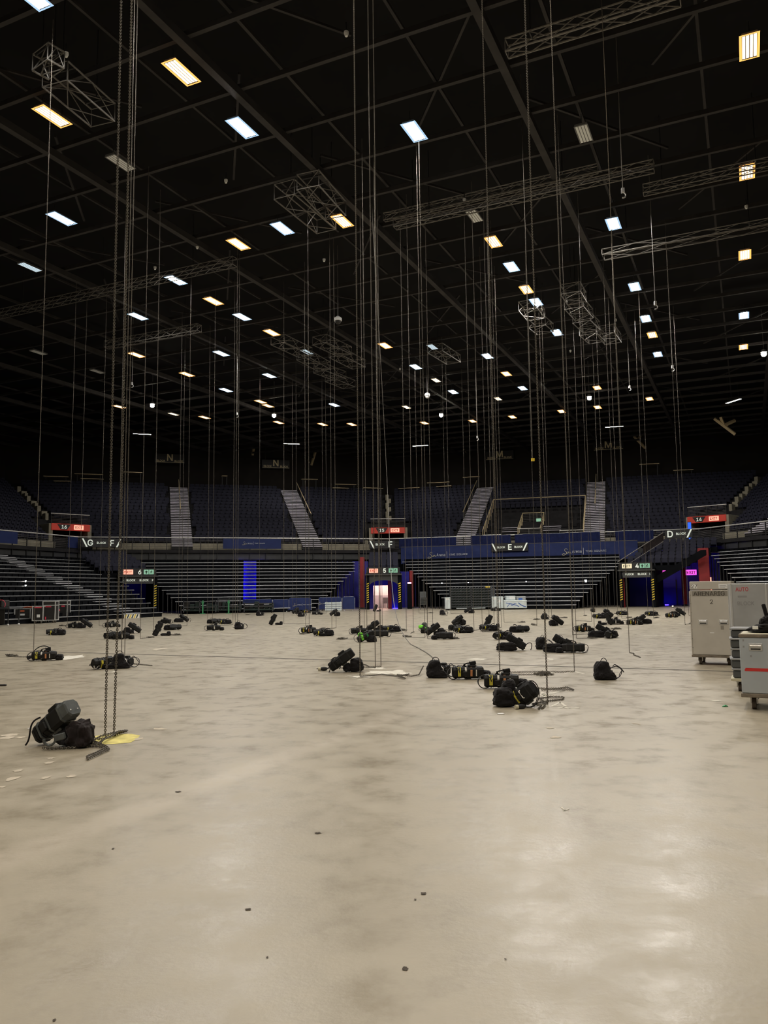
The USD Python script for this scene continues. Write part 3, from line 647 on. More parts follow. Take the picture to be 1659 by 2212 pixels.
for px, py, Y, ch, lab in ((367, 990, 86, 'N', 'high letter N sign above the left-hand aisle'), (596, 1002, 90, 'N', 'high letter N sign above the aisle left of centre'), (1079, 983, 90, 'M', 'high letter M sign above the aisle right of centre'), (1314, 962, 86, 'M', 'high letter M sign above the right-hand aisle')):
    q = at_y(px, py, Y)
    t = thing('high_sign', lab, 'sign', tuple(q), 16 if px < 800 else -16)
    MB().cbox(-1.6, 1.6, .02, .08, -.55, .5, .02).build('board', 'sign_black', t)
    MB().text(ch, .72, 0, .019, .1).build('letter', 'high_letter', t)
    for s_ in (-1, 1): MB().text('BLOCK', .2, s_ * .95, .019, -.28).build('lettering', 'high_letter', t)
    MB().cbox(-1.55, 1.55, -.01, .02, -.46, -.42, .004).build('ledge', 'high_letter', t)
    for s_ in (-1, 1): MB().cyl((s_ * 1.2, .05, .5), (s_ * 1.2, .05, DECK_Z - q[2]), .03, 5).build('hanger', 'rail_dark', t)

# high counters with pale edges along the back of the upper tier
for i, (px0, px1, py, dz) in enumerate(((94, 148, 1029, 0), (116, 152, 1039, 0), (161, 223, 1024, 0), (174, 224, 1034, 0), (267, 308, 1020, 0), (479, 491, 1028, 0), (651, 686, 1035, 0), (724, 769, 1046, 0), (718, 753, 1054, 0), (784, 827, 1054, 0), (779, 802, 1062, 0),
                                          (861, 907, 1054, 0), (890, 911, 1060, 0), (923, 971, 1042, 0), (943, 976, 1050, 0), (1000, 1036, 1030, 0), (1381, 1424, 1002, 0), (1451, 1513, 1005, 0), (1454, 1498, 1015, 0), (1528, 1591, 1006, 0), (1524, 1566, 1018, 0))):
    F = FG if px1 < 240 and px1 < 90 else FF if px1 < 838 else FE if px1 < 1500 else FD
    if px1 < 240: F = FF
    yb = BACK + (.3 if py < 1035 else -.5)
    x0, x1 = F.from_px(px0, py, yb), F.from_px(px1, py, yb)
    q = F.world((x0 + x1) / 2, yb); d = ray((px0 + px1) / 2, py); z = EYE + d[2] * np.linalg.norm(q[:2]) / np.linalg.norm(d[:2])
    t = thing('back_counter', f'pale-edged counter top at the back of the upper stand, {ORD[i]} from the left', 'counter', (q[0], q[1], z), F.rz)
    L_ = abs(x1 - x0)
    MB().cbox(-L_ / 2, L_ / 2, -.2, .25, -.06, 0, .01).build('counter_top', 'rail_gold', t)
    for s_ in (-1, 1): MB().box(s_ * L_ * .4 - .04, s_ * L_ * .4 + .04, 0, .1, min(-.2, Z0 + ROW_H * (ROWS - 1) - z), -.09).build('leg', 'rail_dark', t)

# pale raking struts against the dark wall behind the upper stands
for i, (Y, segs, lab) in enumerate(((88, [((297, 956), (306, 972)), ((313, 956), (294, 980))], 'pale V-shaped strut on the back wall, above the left letter N'), (90, [((498, 966), (488, 992)), ((512, 966), (548, 968)), ((548, 968), (545, 984))], 'pale bracket on the back wall between the two letter N signs'),
        (92, [((659, 977), (668, 1000)), ((681, 977), (672, 1005))], 'pale V-shaped strut on the back wall, right of the second letter N'), (92, [((1002, 970), (1013, 990)), ((1022, 968), (1015, 988))], 'pale V-shaped strut on the back wall, left of the first letter M'),
        (86, [((1369, 942), (1394, 968)), ((1384, 940), (1378, 952))], 'pale V-shaped strut on the back wall, right of the last letter M'), (72, [((1543, 904), (1588, 938)), ((1557, 901), (1563, 917)), ((1565, 919), (1588, 908))], 'bright crossed struts on the back wall at the far right'))):
    q = at_y(*segs[0][0], Y); t = thing('wall_strut', lab, 'strut', tuple(q))
    for a, c in segs: MB().cyl(at_y(*a, Y) - q, at_y(*c, Y) - q, .16, 4).build('bar', 'rail_gold', t)

# ---------------------------------------------------------------- lower retractable stands
def folded_seats(b, x0, x1, y, z, pitch=.5):
    n_ = int((x1 - x0) / pitch)
    for i in range(n_):
        x = x0 + (i + .5) * (x1 - x0) / n_
        b.box(x - .21, x + .21, y, y + .12, z, z + .2)
def row_stand(name, label, loc, rz, rows, aisles=(), aisle_light=False, open_aisle=None, nose='nosing', seat_h=.2):
    """rows: (x0, x1, y front, z deck, depth, rise); each row a deck with its dark riser, a pale front edge and its folded seats"""
    st = thing(name, label, 'grandstand', loc, rz)
    for j, (x0, x1, y, z, dp, rise) in enumerate(rows):
        MB().box(x0, x1, y, y + dp + .05, z - .05, z).build('deck', 'stand_dark', st)
        MB().cbox(x0, x1, y - .035, y + .012, z - .055, z + .006, .008).build('nosing', nose, st)
        b = MB(); gaps = []
        if open_aisle: gaps.append(open_aisle[j])
        edges = [x0] + [v for g in gaps for v in g] + [x1]
        for a, c in zip(edges[::2], edges[1::2]):
            b.box(a, c, y + dp - .03, y + dp, z, z + rise - .05)
        if j == 0: b.box(x0, x1, y + .02, y + .06, 0, z - .05)
        b.build('riser', 'stand_dark', st)
        edges = [x0] + [v for g in sorted(gaps + ([(aisles[j] - .75, aisles[j] + .75)] if aisles else [])) for v in g] + [x1]
        for a, c in zip(edges[::2], edges[1::2]):
            if c - a > .6: b = MB(); folded_seats(b, a + .08, c - .08, y + dp - .3, z); tag(b.build('folded_seats', 'stand_dark', st), kind='stuff')
        if aisles and aisle_light:
            for k in (0, 1): MB().cbox(aisles[j] - .72 - .25 * k, aisles[j] + .72 - .25 * k, y - .05 + dp * .5 * k, y + .22 + dp * .5 * k, z + (rise * .5 * k) - .02, z + .035 + rise * .5 * k, .008).build('aisle_step', 'nosing', st)
    for x in (0, -1):                                        # a few legs under the ends of the decks
        for j, (x0, x1, y, z, dp, rise) in enumerate(rows): q = (x0 + .1) if x == 0 else (x1 - .1); MB().box(q - .03, q + .03, y + .1, y + .16, 0, z - .05).build('leg', 'rail_dark', st)
    return st
FL_px = [394, 388, 379, 369, 360, 350, 340, 335, 333, 328, 303, 300, 297, 294]; FR_px = [682, 690, 700, 708, 717, 725, 734, 742, 750, 758, 767, 767, 767, 767]
EL_px = [969, 961, 953, 945, 936, 927, 919, 911, 902, 894, 885, 877, 877, 870]; ER_px = [1243, 1251, 1259, 1270, 1279, 1290, 1299, 1309, 1318, 1328, 1335, 1340, 1340, 1340]
def rows_for(F, lp, rp):
    out = []
    for j in range(14):
        y = -11.6 + .8 * j; out.append((F.from_px(lp[j], 1255, y), F.from_px(rp[j], 1255, y), y, .33 + .305 * j, .8, .305))
    return out
rowsF, rowsE = rows_for(FF, FL_px, FR_px), rows_for(FE, EL_px, ER_px)
blue_x = [(FF.from_px(528, 1250, r[2]), FF.from_px(556, 1250, r[2])) for r in rowsF]
row_stand('retractable_stand', 'dark retractable stand of long pale-edged rows between tunnels 6 and 5', FF.loc, FF.rz, rowsF, open_aisle=blue_x)
row_stand('retractable_stand', 'dark retractable stand of long pale-edged rows under the long blue banner', FE.loc, FE.rz, rowsE)
# side stands, parallel to the roof grid
GB = np.array([-15.6, 54.4]); g_rz = math.degrees(math.atan2(GU[1], GU[0])); g_step = [287, 263, 241, 223, 203, 179, 155, 135, 115, 96, 74, 54, 35, 15]
class Line: pass
def line_px(B, d, n_, px, py, off):
    dd = ray(px, py)[:2]; P = B + n_ * off
    return np.linalg.solve(np.array([dd, -d]).T, P)[1]
gd, gn = GU[:2], np.array([-GU[1], GU[0]])
rowsG = [(-24.0, .57 * j, 1.03 * j, .3 + .315 * j, 1.03, .315) for j in range(14)]
aisG = [line_px(GB, gd, gn, g_step[j], 1327 - 8.9 * j, 1.03 * j) for j in range(14)]
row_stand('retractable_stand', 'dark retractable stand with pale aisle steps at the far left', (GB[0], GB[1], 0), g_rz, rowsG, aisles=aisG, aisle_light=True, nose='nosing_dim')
hz = MB(); xa = aisG[0]; hz.box(xa - .9, xa + .5, -.12, -.06, .0, .26)
hb = thing('hazard_step', 'yellow and black striped step at the foot of the left stand', 'step', (GB[0], GB[1], 0), g_rz)
hz.build('board', 'label_white', hb)
for i in range(6): MB().prism([(xa - .9 + .21 * i, 0.01), (xa - .8 + .21 * i, .01), (xa - .66 + .21 * i, .25), (xa - .76 + .21 * i, .25)], -.13, -.121, 'xz').build('stripe', 'dark_green' if i % 2 else 'hazard_yellow', hb)
dd_ = np.array([.35, -.937]); dn_ = np.array([.937, .35]); DB = np.array([20.2, 45.0]); d_rz = math.degrees(math.atan2(dd_[1], dd_[0]))
rowsD = [(-1.42 * j + 1.2, 18.0, 1.03 * j, .3 + .315 * j, 1.03, .315) for j in range(14)]
row_stand('retractable_stand', 'dark retractable stand of pale-edged rows behind the flight cases at the right', (DB[0], DB[1], 0), d_rz, rowsD)

# blue light inside the open aisle and behind the stand ends
pn = thing('lit_backdrop', 'tall blue-lit strip behind the open aisle of the centre-left stand', 'panel', FF.loc, FF.rz)
ax0, ax1 = FF.from_px(526, 1250, .2), FF.from_px(558, 1250, .2)
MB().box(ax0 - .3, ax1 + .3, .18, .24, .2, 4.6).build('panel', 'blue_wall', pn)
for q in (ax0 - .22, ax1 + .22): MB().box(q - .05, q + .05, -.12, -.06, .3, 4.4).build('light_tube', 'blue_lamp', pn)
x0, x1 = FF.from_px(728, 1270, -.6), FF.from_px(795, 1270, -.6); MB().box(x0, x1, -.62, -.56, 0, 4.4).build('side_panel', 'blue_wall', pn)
q = np.array(at_y(783.5, 1275, 70.6)); q = [np.dot(q[:2] - FF.A, FF.d), np.dot(q[:2] - FF.A, FF.n)]; MB().box(q[0] - .05, q[0] + .05, q[1] - .05, q[1] + .05, .2, 3.2).build('light_tube', 'blue_glow', pn)
pe = thing('lit_backdrop', 'narrow blue-lit panel beside the dark red column right of tunnel 5', 'panel', FE.loc, FE.rz)
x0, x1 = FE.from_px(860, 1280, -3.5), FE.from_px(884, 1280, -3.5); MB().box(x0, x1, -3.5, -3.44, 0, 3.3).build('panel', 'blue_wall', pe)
q = np.array(at_y(889, 1275, 71.0)); q = [np.dot(q[:2] - FE.A, FE.d), np.dot(q[:2] - FE.A, FE.n)]; MB().box(q[0] - .04, q[0] + .04, q[1] - .04, q[1] + .04, .2, 2.6).build('light_tube', 'blue_glow', pe)
def blue_flood(loc, lab, s_=.12, m='blue_lamp'):
    t = thing('floor_light', lab, 'light', loc)
    MB().cbox(-s_, s_, -s_, s_, 0, .06, .01).build('base', 'rail_dark', t)
    MB().mesh(trimesh.creation.icosphere(1, s_ * .8), mat4((0, 0, .06 + s_ * .8))).build('bulb', m, t)

# ---------------------------------------------------------------- numbered tunnels of the lower tier
def icons(parent, x0, x1, z0, z1, y):
    xm = (x0 + x1) / 2; b = MB()
    for a, c in ((x0, xm - .015), (xm + .015, x1)): MB().cbox(a, c, y - .03, y, z0, z1, .006).build('exit_icon', 'icon_green', parent)
    h = z1 - z0; b = MB(); cx_ = (x0 + xm) / 2
    b.prism([(cx_ - .11, z0 + .45 * h), (cx_, z0 + .85 * h), (cx_ + .11, z0 + .45 * h), (cx_ + .045, z0 + .45 * h), (cx_ + .045, z0 + .12 * h), (cx_ - .045, z0 + .12 * h), (cx_ - .045, z0 + .45 * h)], y - .036, y - .031, 'xz')
    cx_ = (x1 + xm) / 2
    for P in ([(.04, .85), (0, .62), (-.03, .42)], [(-.03, .42), (.06, .32), (.04, .12)], [(-.03, .42), (-.07, .25), (-.13, .2)], [(0, .66), (.09, .5)], [(0, .66), (-.1, .52)]):
        ribbon([(cx_ + px_, z0 + pz_ * h) for px_, pz_ in P] if len(P) > 2 else [(cx_ + P[0][0], z0 + P[0][1] * h), (cx_ + P[1][0], z0 + P[1][1] * h)], .035, y - .034, b)
    b.build('icon_figure', 'icon_dark', parent)
def portal(num, loc, rz, w, red, strip=None, open_h=2.35, arch=False, lab=''):
    t = thing('tunnel_portal', lab, 'tunnel', loc, rz); h = w / 2
    for s_ in (-1, 1):
        MB().cbox(s_ * (h - .15) - .15, s_ * (h - .15) + .15, -.15, .15, 0, 3.0, .02).build('post', 'stand_dark', t)
        for i in range(9): MB().prism([(s_ * (h - .15) - .1, .55 + .19 * i), (s_ * (h - .15) + .1, .63 + .19 * i), (s_ * (h - .15) + .1, .72 + .19 * i), (s_ * (h - .15) - .1, .64 + .19 * i)], -.16, -.151, 'xz').build('hazard_stripe', 'hazard_yellow', t)
    sh = Polygon([(-h, open_h - .25), (h, open_h - .25), (h, 3.0), (-h, 3.0)])
    if arch: a = np.linspace(0, np.pi, 20); cut = Polygon([(-(h - .3), open_h - .3)] + [((h - .3) * -math.cos(x), open_h - .3 + .5 * math.sin(x)) for x in a] + [(h - .3, open_h - .3)])
    else: cut = Polygon([(-(h - .3), open_h - .3), (h - .3, open_h - .3), (h - .3, open_h), (-(h - .3), open_h)])
    MB().prism(sh.difference(cut), -.12, .12, 'xz').build('lintel', 'fascia', t)
    MB().box(-h, h, .12, 6.5, 3.0, 3.1).build('roof', 'stand_dark', t)
    for s_ in (-1, 1): MB().box(s_ * h - .05, s_ * h + .05, .15, 6.5, 0, 3.0).build('side_wall', 'stand_dark', t)
    MB().cbox(-h - .05, h + .05, -.3, .15, 2.86, 2.98, .02).build('ledge', 'fascia', t)
    if strip:
        for string, x in strip: MB().text(string, .15, x, -.131, 2.62).build('lettering', 'sign_letter', t)
    sg = thing('exit_sign', {'5': 'black exit sign box numbered 5 over the central arched tunnel', '6': 'black exit sign box numbered 6 over the left tunnel', '4': 'black exit sign box numbered 4 over the right tunnel'}[num], 'sign', (loc[0], loc[1], 2.98), rz)
    MB().cbox(-h + .1, h - .1, -.25, -.02, 0, .56, .02).build('housing', 'sign_black', sg)
    exit_panel(sg, -h + .3, -h + 1.05, .1, .46, -.25, red, True, 'exit_red' if red != 'exit_amber' else 'stencil')
    MB().text(num, .34, .1, -.251, .28).build('number', 'sign_letter', sg)
    icons(sg, h - 1.05, h - .3, .1, .46, -.25)
    return t
d5 = portal('5', (-.45, 67.0, 0), 0, 3.0, 'exit_pink', arch=True, open_h=2.25, lab='tunnel 5 in the centre, its arch glowing blue and pink')
d6 = portal('6', (-19.6, 61.6, 0), 24, 2.9, 'exit_pink', [('G', -1.15), ('BLOCK', -.55), ('BLOCK', .45), ('F', 1.1)], lab='tunnel 6 at the left, dark with dim blue inside')
d4 = portal('4', (19.55, 62.4, 0), -24, 2.7, 'exit_amber', [('E', -1.1), ('BLOCK', -.52), ('BLOCK', .45), ('D', 1.06)], lab='tunnel 4 at the right, dark with dim blue inside')
def box_part(t, name, material, *a): MB().box(*a).build(name, material, t)
# inside tunnel 5: pale corridor on the left, red post, blue wall on the right
box_part(d5, 'corridor_wall', 'pale_wall', -1.1, .38, 5.2, 5.3, 0, 2.6); box_part(d5, 'dado', 'crate_grey', -1.1, .38, 5.16, 5.2, 0, 1.15)
box_part(d5, 'red_post', 'red_column', .36, .68, 1.95, 2.15, 0, 2.6); box_part(d5, 'blue_wall', 'blue_wall', .68, 1.45, 2.2, 2.3, 0, 2.8); box_part(d5, 'partition', 'pale_wall', .4, .5, 2.3, 5.2, 0, 2.6)
box_part(d5, 'door_head', 'blue_wall', -1.45, .68, 2.15, 2.25, 2.02, 2.85); box_part(d5, 'door_jamb', 'blue_wall', -1.45, -.92, 2.15, 2.25, 0, 2.02)
box_part(d5, 'corridor_floor', 'floor_concrete', -1.1, .4, .2, 5.2, .001, .006)
box_part(d5, 'corridor_light', 'pink_lamp', -.9, .2, 3.0, 4.4, 2.62, 2.66); box_part(d5, 'blue_light', 'blue_lamp', .7, 1.3, 1.0, 1.1, 2.8, 2.86); box_part(d5, 'blue_light', 'blue_lamp', .75, 1.25, 1.9, 1.95, .01, .05)
box_part(d5, 'blue_light', 'blue_lamp', -1.0, -.2, .8, .86, 2.8, 2.86)
for t, s_ in ((d6, 1), (d4, 1)):
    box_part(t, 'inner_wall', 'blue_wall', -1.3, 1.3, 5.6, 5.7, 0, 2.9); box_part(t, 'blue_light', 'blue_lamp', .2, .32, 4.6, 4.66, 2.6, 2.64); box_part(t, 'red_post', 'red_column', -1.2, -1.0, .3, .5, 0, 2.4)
st_ = thing('tunnel_chair', 'grey chair seen through the pale corridor of tunnel 5', 'chair', (-.25, 71.2, 0), 20)
b = MB(); b.cbox(-.25, .25, -.25, .25, .42, .5, .02); b.build('seat', 'chair_grey', st_); b = MB(); b.cbox(-.25, .25, .2, .26, .5, .95, .02); b.build('backrest', 'chair_grey', st_)
for x in (-.2, .2):
    for y in (-.2, .2): MB().cyl((x, y, 0), (x, y, .44), .02, 6).build('leg', 'rail_dark', st_)

# seats stepping up above the tunnels
def corner_seats(label, glab, loc, rz, w, rows, x_shift=0.0, dep=.8, zb_=3.5, rise=.36):
    t = thing('tunnel_seating', label, 'grandstand', loc, rz)
    base = np.array(loc[:2]); c, s_ = math.cos(math.radians(rz)), math.sin(math.radians(rz))
    for i in range(rows):
        xm, y, z = x_shift * i, .3 + dep * i, zb_ + rise * i
        MB().box(xm - w / 2, xm + w / 2, y, y + dep + .02, z - rise - .1, z).build('step', 'stand_dark', t)
        n_ = int(w / .5)
        for k in range(n_):
            x = xm - w / 2 + (k + .5) * w / n_
            thing('arena_seat', f'navy seat {glab}, {ORD[k]} from left, {ORD[i]} row up', 'seat', (base[0] + c * x - s_ * (y + .38), base[1] + s_ * x + c * (y + .38), z), rz, f'seats {glab}', proto='/seat_source')
    return t
corner_seats('small block of navy seats over the central tunnel', 'over the central arch', (-.45, 67.0, 0), 0, 2.6, 5, zb_=3.2, rise=.25)
corner_seats('small block of navy seats over the left tunnel', 'over the left tunnel', (-20.9, 62.0, 0), 24, 3.6, 5, -.28, zb_=3.2, rise=.27)
tb = corner_seats('sloping block of navy seats over tunnel 4 with a slanted underside', 'in the sloping right block', (21.0, 62.6, 0), -24, 4.2, 6, .5, zb_=3.3, rise=.3)
b = MB(); b.prism([(-.1, 1.9), (.2, 1.9), (3.9, 4.0), (3.9, 4.4), (3.5, 4.4), (-.1, 2.3)], .1, .3, 'xz'); b.build('slanted_front', 'stand_dark', tb)
rl = thing('stair_rail', 'sloping mesh-filled stair railing right of the long blue banner', 'railing', (19.0, 63.4, 0), -18)
b = MB(); b.tube([(-.6, -.4, 3.6), (3.0, 1.2, 5.95)], .04, 6); b.tube([(-.6, -.4, 2.9), (3.0, 1.2, 5.25)], .03, 6); b.build('rails', 'rail_wire', rl)
b = MB(); v = [(1.4, .489, 4.25), (3.0, 1.2, 5.3), (3.0, 1.2, 5.9), (1.4, .489, 4.88)]; b.add(v, [(0, 1, 2, 3)]); b.add(np.array(v) + [0, .03, 0], [(3, 2, 1, 0)]); b.build('infill', 'brown_cloth', rl)
# columns
def column(px0, px1, Y, z1, lab, rz=0):
    a, c = at_y(px0, 1275, Y), at_y(px1, 1275, Y); w = abs(c[0] - a[0])
    t = thing('red_column', lab, 'column', ((a[0] + c[0]) / 2, Y, 0), rz); MB().cbox(-w / 2, w / 2, -w / 2, w / 2, .12, z1, .03).build('shaft', 'red_column', t); MB().cbox(-w / 2 - .04, w / 2 + .04, -w / 2 - .04, w / 2 + .04, 0, .12, .02).build('base_plate', 'rail_dark', t)
column(778, 788, 69.0, 4.5, 'red column left of tunnel 5'); column(885, 893, 70.0, 3.3, 'dark red column right of tunnel 5'); column(1512, 1534, 62.5, 4.6, 'broad red column at the right, above the grey flight cases', -20)
column(1474, 1482, 66.0, 3.3, 'dark red column inside the blue-lit corridor right of tunnel 4')
# blue corridor to the right of tunnel 4
bc = thing('service_corridor', 'blue-lit service corridor with magenta exit signs right of tunnel 4', 'corridor', (24.6, 66.6, 0), -24)
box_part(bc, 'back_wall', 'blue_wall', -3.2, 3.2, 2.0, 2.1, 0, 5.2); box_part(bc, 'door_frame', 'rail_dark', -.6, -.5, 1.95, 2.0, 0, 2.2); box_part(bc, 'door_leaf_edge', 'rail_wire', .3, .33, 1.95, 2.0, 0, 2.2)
box_part(bc, 'lit_doorway', 'exit_pink', 1.75, 2.35, 1.9, 1.98, 0, 2.35); box_part(bc, 'doorway_frame', 'red_column', 1.6, 1.75, 1.8, 2.0, 0, 2.45)
for i in range(3): box_part(bc, 'blue_light', 'blue_lamp', -1.6 + 1.5 * i, -1.35 + 1.5 * i, .5, .6, 4.6, 4.7)
box_part(bc, 'blue_light', 'blue_lamp', -1.5, -1.2, 1.2, 1.3, .02, .08)
exit_panel(bc, -1.95, -1.1, 2.55, 3.0, .6, 'exit_magenta', True, 'exit_red'); exit_panel(bc, .35, 1.2, 2.55, 3.0, .6, 'exit_magenta', True, 'exit_red')
for px_, x in ((0, -1.5), (0, .8)): MB().cyl((x, .58, 3.0), (x, .58, 5.0), .02, 5).build('sign_hanger', 'rail_dark', bc)
box_part(bc, 'ceiling_slab', 'stand_dark', -3.2, 3.2, 0, 2.1, 5.0, 5.2)
blue_flood((21.6, 60.5, 0), 'small glowing floor light right of tunnel 4', .07, 'lamp_amber_dim')
for px, py, lab, s_ in ((1265, 1255, 'bright white work light clipped to a row of the stand left of tunnel 4', .11), (1137, 1255, 'small white work light clipped to a row of the stand, right of centre', .05), (1012, 1256, 'small white work light clipped to a row of the stand, above the steel cage', .05),
                        (955, 1257, 'faint white work light clipped to a row of the stand, left of the steel cage', .04), (56, 1256, 'small white light on the left stand, upper of two', .06), (56, 1265, 'small white light on the left stand, lower of two', .06)):
    if px > 500:
        y = -11.6 + .8 * 6; x = FE.from_px(px, py, y); q = FE.world(x, y - .12, .33 + .305 * 6)
    else:
        j = 7 if py < 1260 else 6; x = line_px(GB, gd, gn, px, py, 1.03 * j - .12); q = np.array([*(GB + gd * x + gn * (1.03 * j - .12)), .3 + .315 * j])
    t = thing('work_light', lab, 'light', tuple(q))
    MB().cbox(-s_, s_, -s_ * .6, s_ * .8, -s_, s_, s_ * .2).build('housing', 'rail_dark', t); MB().box(-s_ * .8, s_ * .8, -s_ * .7, -s_ * .62, -s_ * .8, s_ * .8).build('lens', 'spark_white', t)
rd = thing('indicator_light', 'small red indicator light right of tunnel 5', 'light', (1.75, 67.4, 2.2), 0); MB().cbox(-.16, .16, -.04, 0, -.06, .06, .01).build('lens', 'red_dot', rd); MB().cbox(-.2, .2, 0, .06, -2.2, .1, .01).build('post', 'stand_dark', rd)

# ---------------------------------------------------------------- ceiling lights
LW, LL = .40, 1.10
def lamp_proto(name, emit, w=LW, l_=LL, top=GRID_Z + .16, edge=None):
    p_ = proto(name)
    b = MB(); b.prism([(-w / 2 - .03, .005), (-w / 2, .09), (w / 2, .09), (w / 2 + .03, .005), (w / 2, .005), (w / 2 - .005, .02), (-w / 2 + .005, .02), (-w / 2, .005)], -l_ / 2, l_ / 2, 'xz'); b.build('housing', 'housing', p_)
    for k in range(4): x = (-1.5 + k) * w / 4; b = MB(); b.down(x - w / 8 + .012, x + w / 8 - .012, -l_ / 2 + .03, l_ / 2 - .03, .006); b.build('tube', emit, p_)
    b = MB()
    if edge:                                                 # weak glowing strips added around the tubes to imitate the lens halo
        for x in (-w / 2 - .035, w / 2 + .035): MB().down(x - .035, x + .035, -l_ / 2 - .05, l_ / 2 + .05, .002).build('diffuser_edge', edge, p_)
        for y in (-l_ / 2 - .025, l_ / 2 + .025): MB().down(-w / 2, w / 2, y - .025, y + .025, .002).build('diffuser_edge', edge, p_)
    for y in (-l_ * .35, l_ * .35): MB().cyl((0, y, .09), (0, y, top - LAMP_Z), .012, 5).build('hanger', 'rail_dark', p_)
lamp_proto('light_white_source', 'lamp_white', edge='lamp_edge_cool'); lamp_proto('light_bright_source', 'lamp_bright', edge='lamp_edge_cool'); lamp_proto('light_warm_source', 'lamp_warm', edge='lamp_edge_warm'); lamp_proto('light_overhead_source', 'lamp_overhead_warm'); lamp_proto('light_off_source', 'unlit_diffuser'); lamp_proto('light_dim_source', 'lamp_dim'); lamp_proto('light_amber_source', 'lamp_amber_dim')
WHITE = [(523, 277), (895, 285), (133, 473), (610, 494), (1325, 484), (1105, 577), (380, 606), (1371, 620), (1158, 653), (298, 684), (523, 685), (1395, 689), (1607, 682), (1203, 719), (478, 764), (1053, 770), (1421, 766), (898, 793), (582, 812), (1129, 839), (488, 843), (979, 847), (722, 875)]
WARM = [(113, 252), (392, 157), (1619, 101), (515, 528), (739, 478), (1066, 523), (1137, 626), (461, 651), (1614, 372), (1609, 551), (587, 719), (295, 767), (832, 747), (1094, 808), (1409, 724), (404, 809), (1606, 750),
        (258, 879), (442, 902), (563, 868), (579, 877), (602, 913), (697, 917), (760, 917), (917, 914), (1021, 910), (1107, 901), (1213, 889), (1403, 862), (1291, 880), (1290, 838)]
AMBER = [(375, 895), (878, 880), (942, 822), (1076, 862)]
OFF = [(261, 353), (1261, 290), (1025, 468), (210, 803), (83, 762)]
DIM = [(663, 761), (934, 750), (65, 578)]
BAND = [(330, 'nearest'), (560, 'second'), (700, 'third'), (800, 'fourth'), (890, 'fifth'), (2000, 'farthest')]
BRIGHT = {(895, 285), (523, 277), (1325, 484), (1105, 577), (1371, 620), (1158, 653), (1395, 689), (1203, 719), (1421, 766), (1607, 682), (1053, 770), (1129, 839)}
def place_lights(spots, src, what, gname):
    bands = {}
    for x, y in spots: bands.setdefault(next(n_ for lim, n_ in BAND if y < lim), []).append((x, y))
    for bnd, pts in bands.items():
        for i, (x, y) in enumerate(sorted(pts)):
            which = '' if len(pts) == 1 else f', {ORD[i]} of its kind from left'
            q = at_z(x, y, LAMP_Z)
            thing('ceiling_light', f'{what} ceiling light in the {bnd} roof band{which}', 'ceiling light', tuple(q), -24.4, gname, proto='/light_bright_source' if (x, y) in BRIGHT else src)
place_lights(WHITE, '/light_white_source', 'cool white lit', 'cool white ceiling lights'); place_lights(WARM, '/light_warm_source', 'warm orange lit', 'warm ceiling lights')
place_lights(AMBER, '/light_amber_source', 'tiny faint amber', 'warm ceiling lights'); place_lights(OFF, '/light_off_source', 'unlit pale grey', 'unlit ceiling lights'); place_lights(DIM, '/light_dim_source', 'dim bluish', 'unlit ceiling lights')
tl = at_z(60, -14, LAMP_Z); thing('ceiling_light', 'cool white lit ceiling light cut off by the top left corner of the photo', 'ceiling light', tuple(tl), -24.4, 'cool white ceiling lights', proto='/light_white_source')
lamp_proto('strip_source', 'lamp_white', .22, 1.7, DECK_Z + .01)
for i, (x, y) in enumerate(((307, 938), (630, 959), (908, 963), (1327, 922), (1584, 867))):
    F = FF if x < 800 else FE if x < 1500 else FD
    thing('strip_light', f'white strip light over the back of the upper stand, {ORD[i]} from the left', 'light', tuple(at_z(x, y, LAMP_Z)), F.rz + 90, 'white strip lights', proto='/strip_source')
# the same pattern of lights goes on overhead and over the rest of the floor behind the camera
k = 0
for u in (13.5, 7.0, 0.5, -6.0, -12.5):
    for v in (11.0, 2.5, -6.0):
        q = GU * (u + (1.4 if v == 2.5 else 0)) + GV * v; k += 1
        thing('ceiling_light', f'ceiling light overhead outside the photo, {ORD[k - 1]} of the rows above the camera', 'ceiling light', (q[0], q[1], LAMP_Z), -24.4, 'ceiling lights above and behind the camera', proto='/light_white_source' if k % 2 else '/light_overhead_source')
fl = proto('flood_source')
b = MB(); b.mesh(trimesh.creation.icosphere(2, .17), mat4((0, 0, 0))); b.build('bulb', 'spot_white', fl)
b = MB(); b.tube([(0, 0, .12), (0, 0, .3)], [.2, .12], 10); b.cyl((0, 0, .3), (0, 0, DECK_Z + .01 - 16.6), .015, 5); b.build('hood', 'housing', fl)
for i, (x, y) in enumerate(((329, 876), (592, 898), (953, 897), (1273, 860), (1650, 765))):
    thing('flood_lamp', f'round glowing flood lamp under the far roof, {ORD[i]} from the left', 'light', tuple(at_z(x, y, 16.6)), 0, 'round flood lamps', proto='/flood_source')
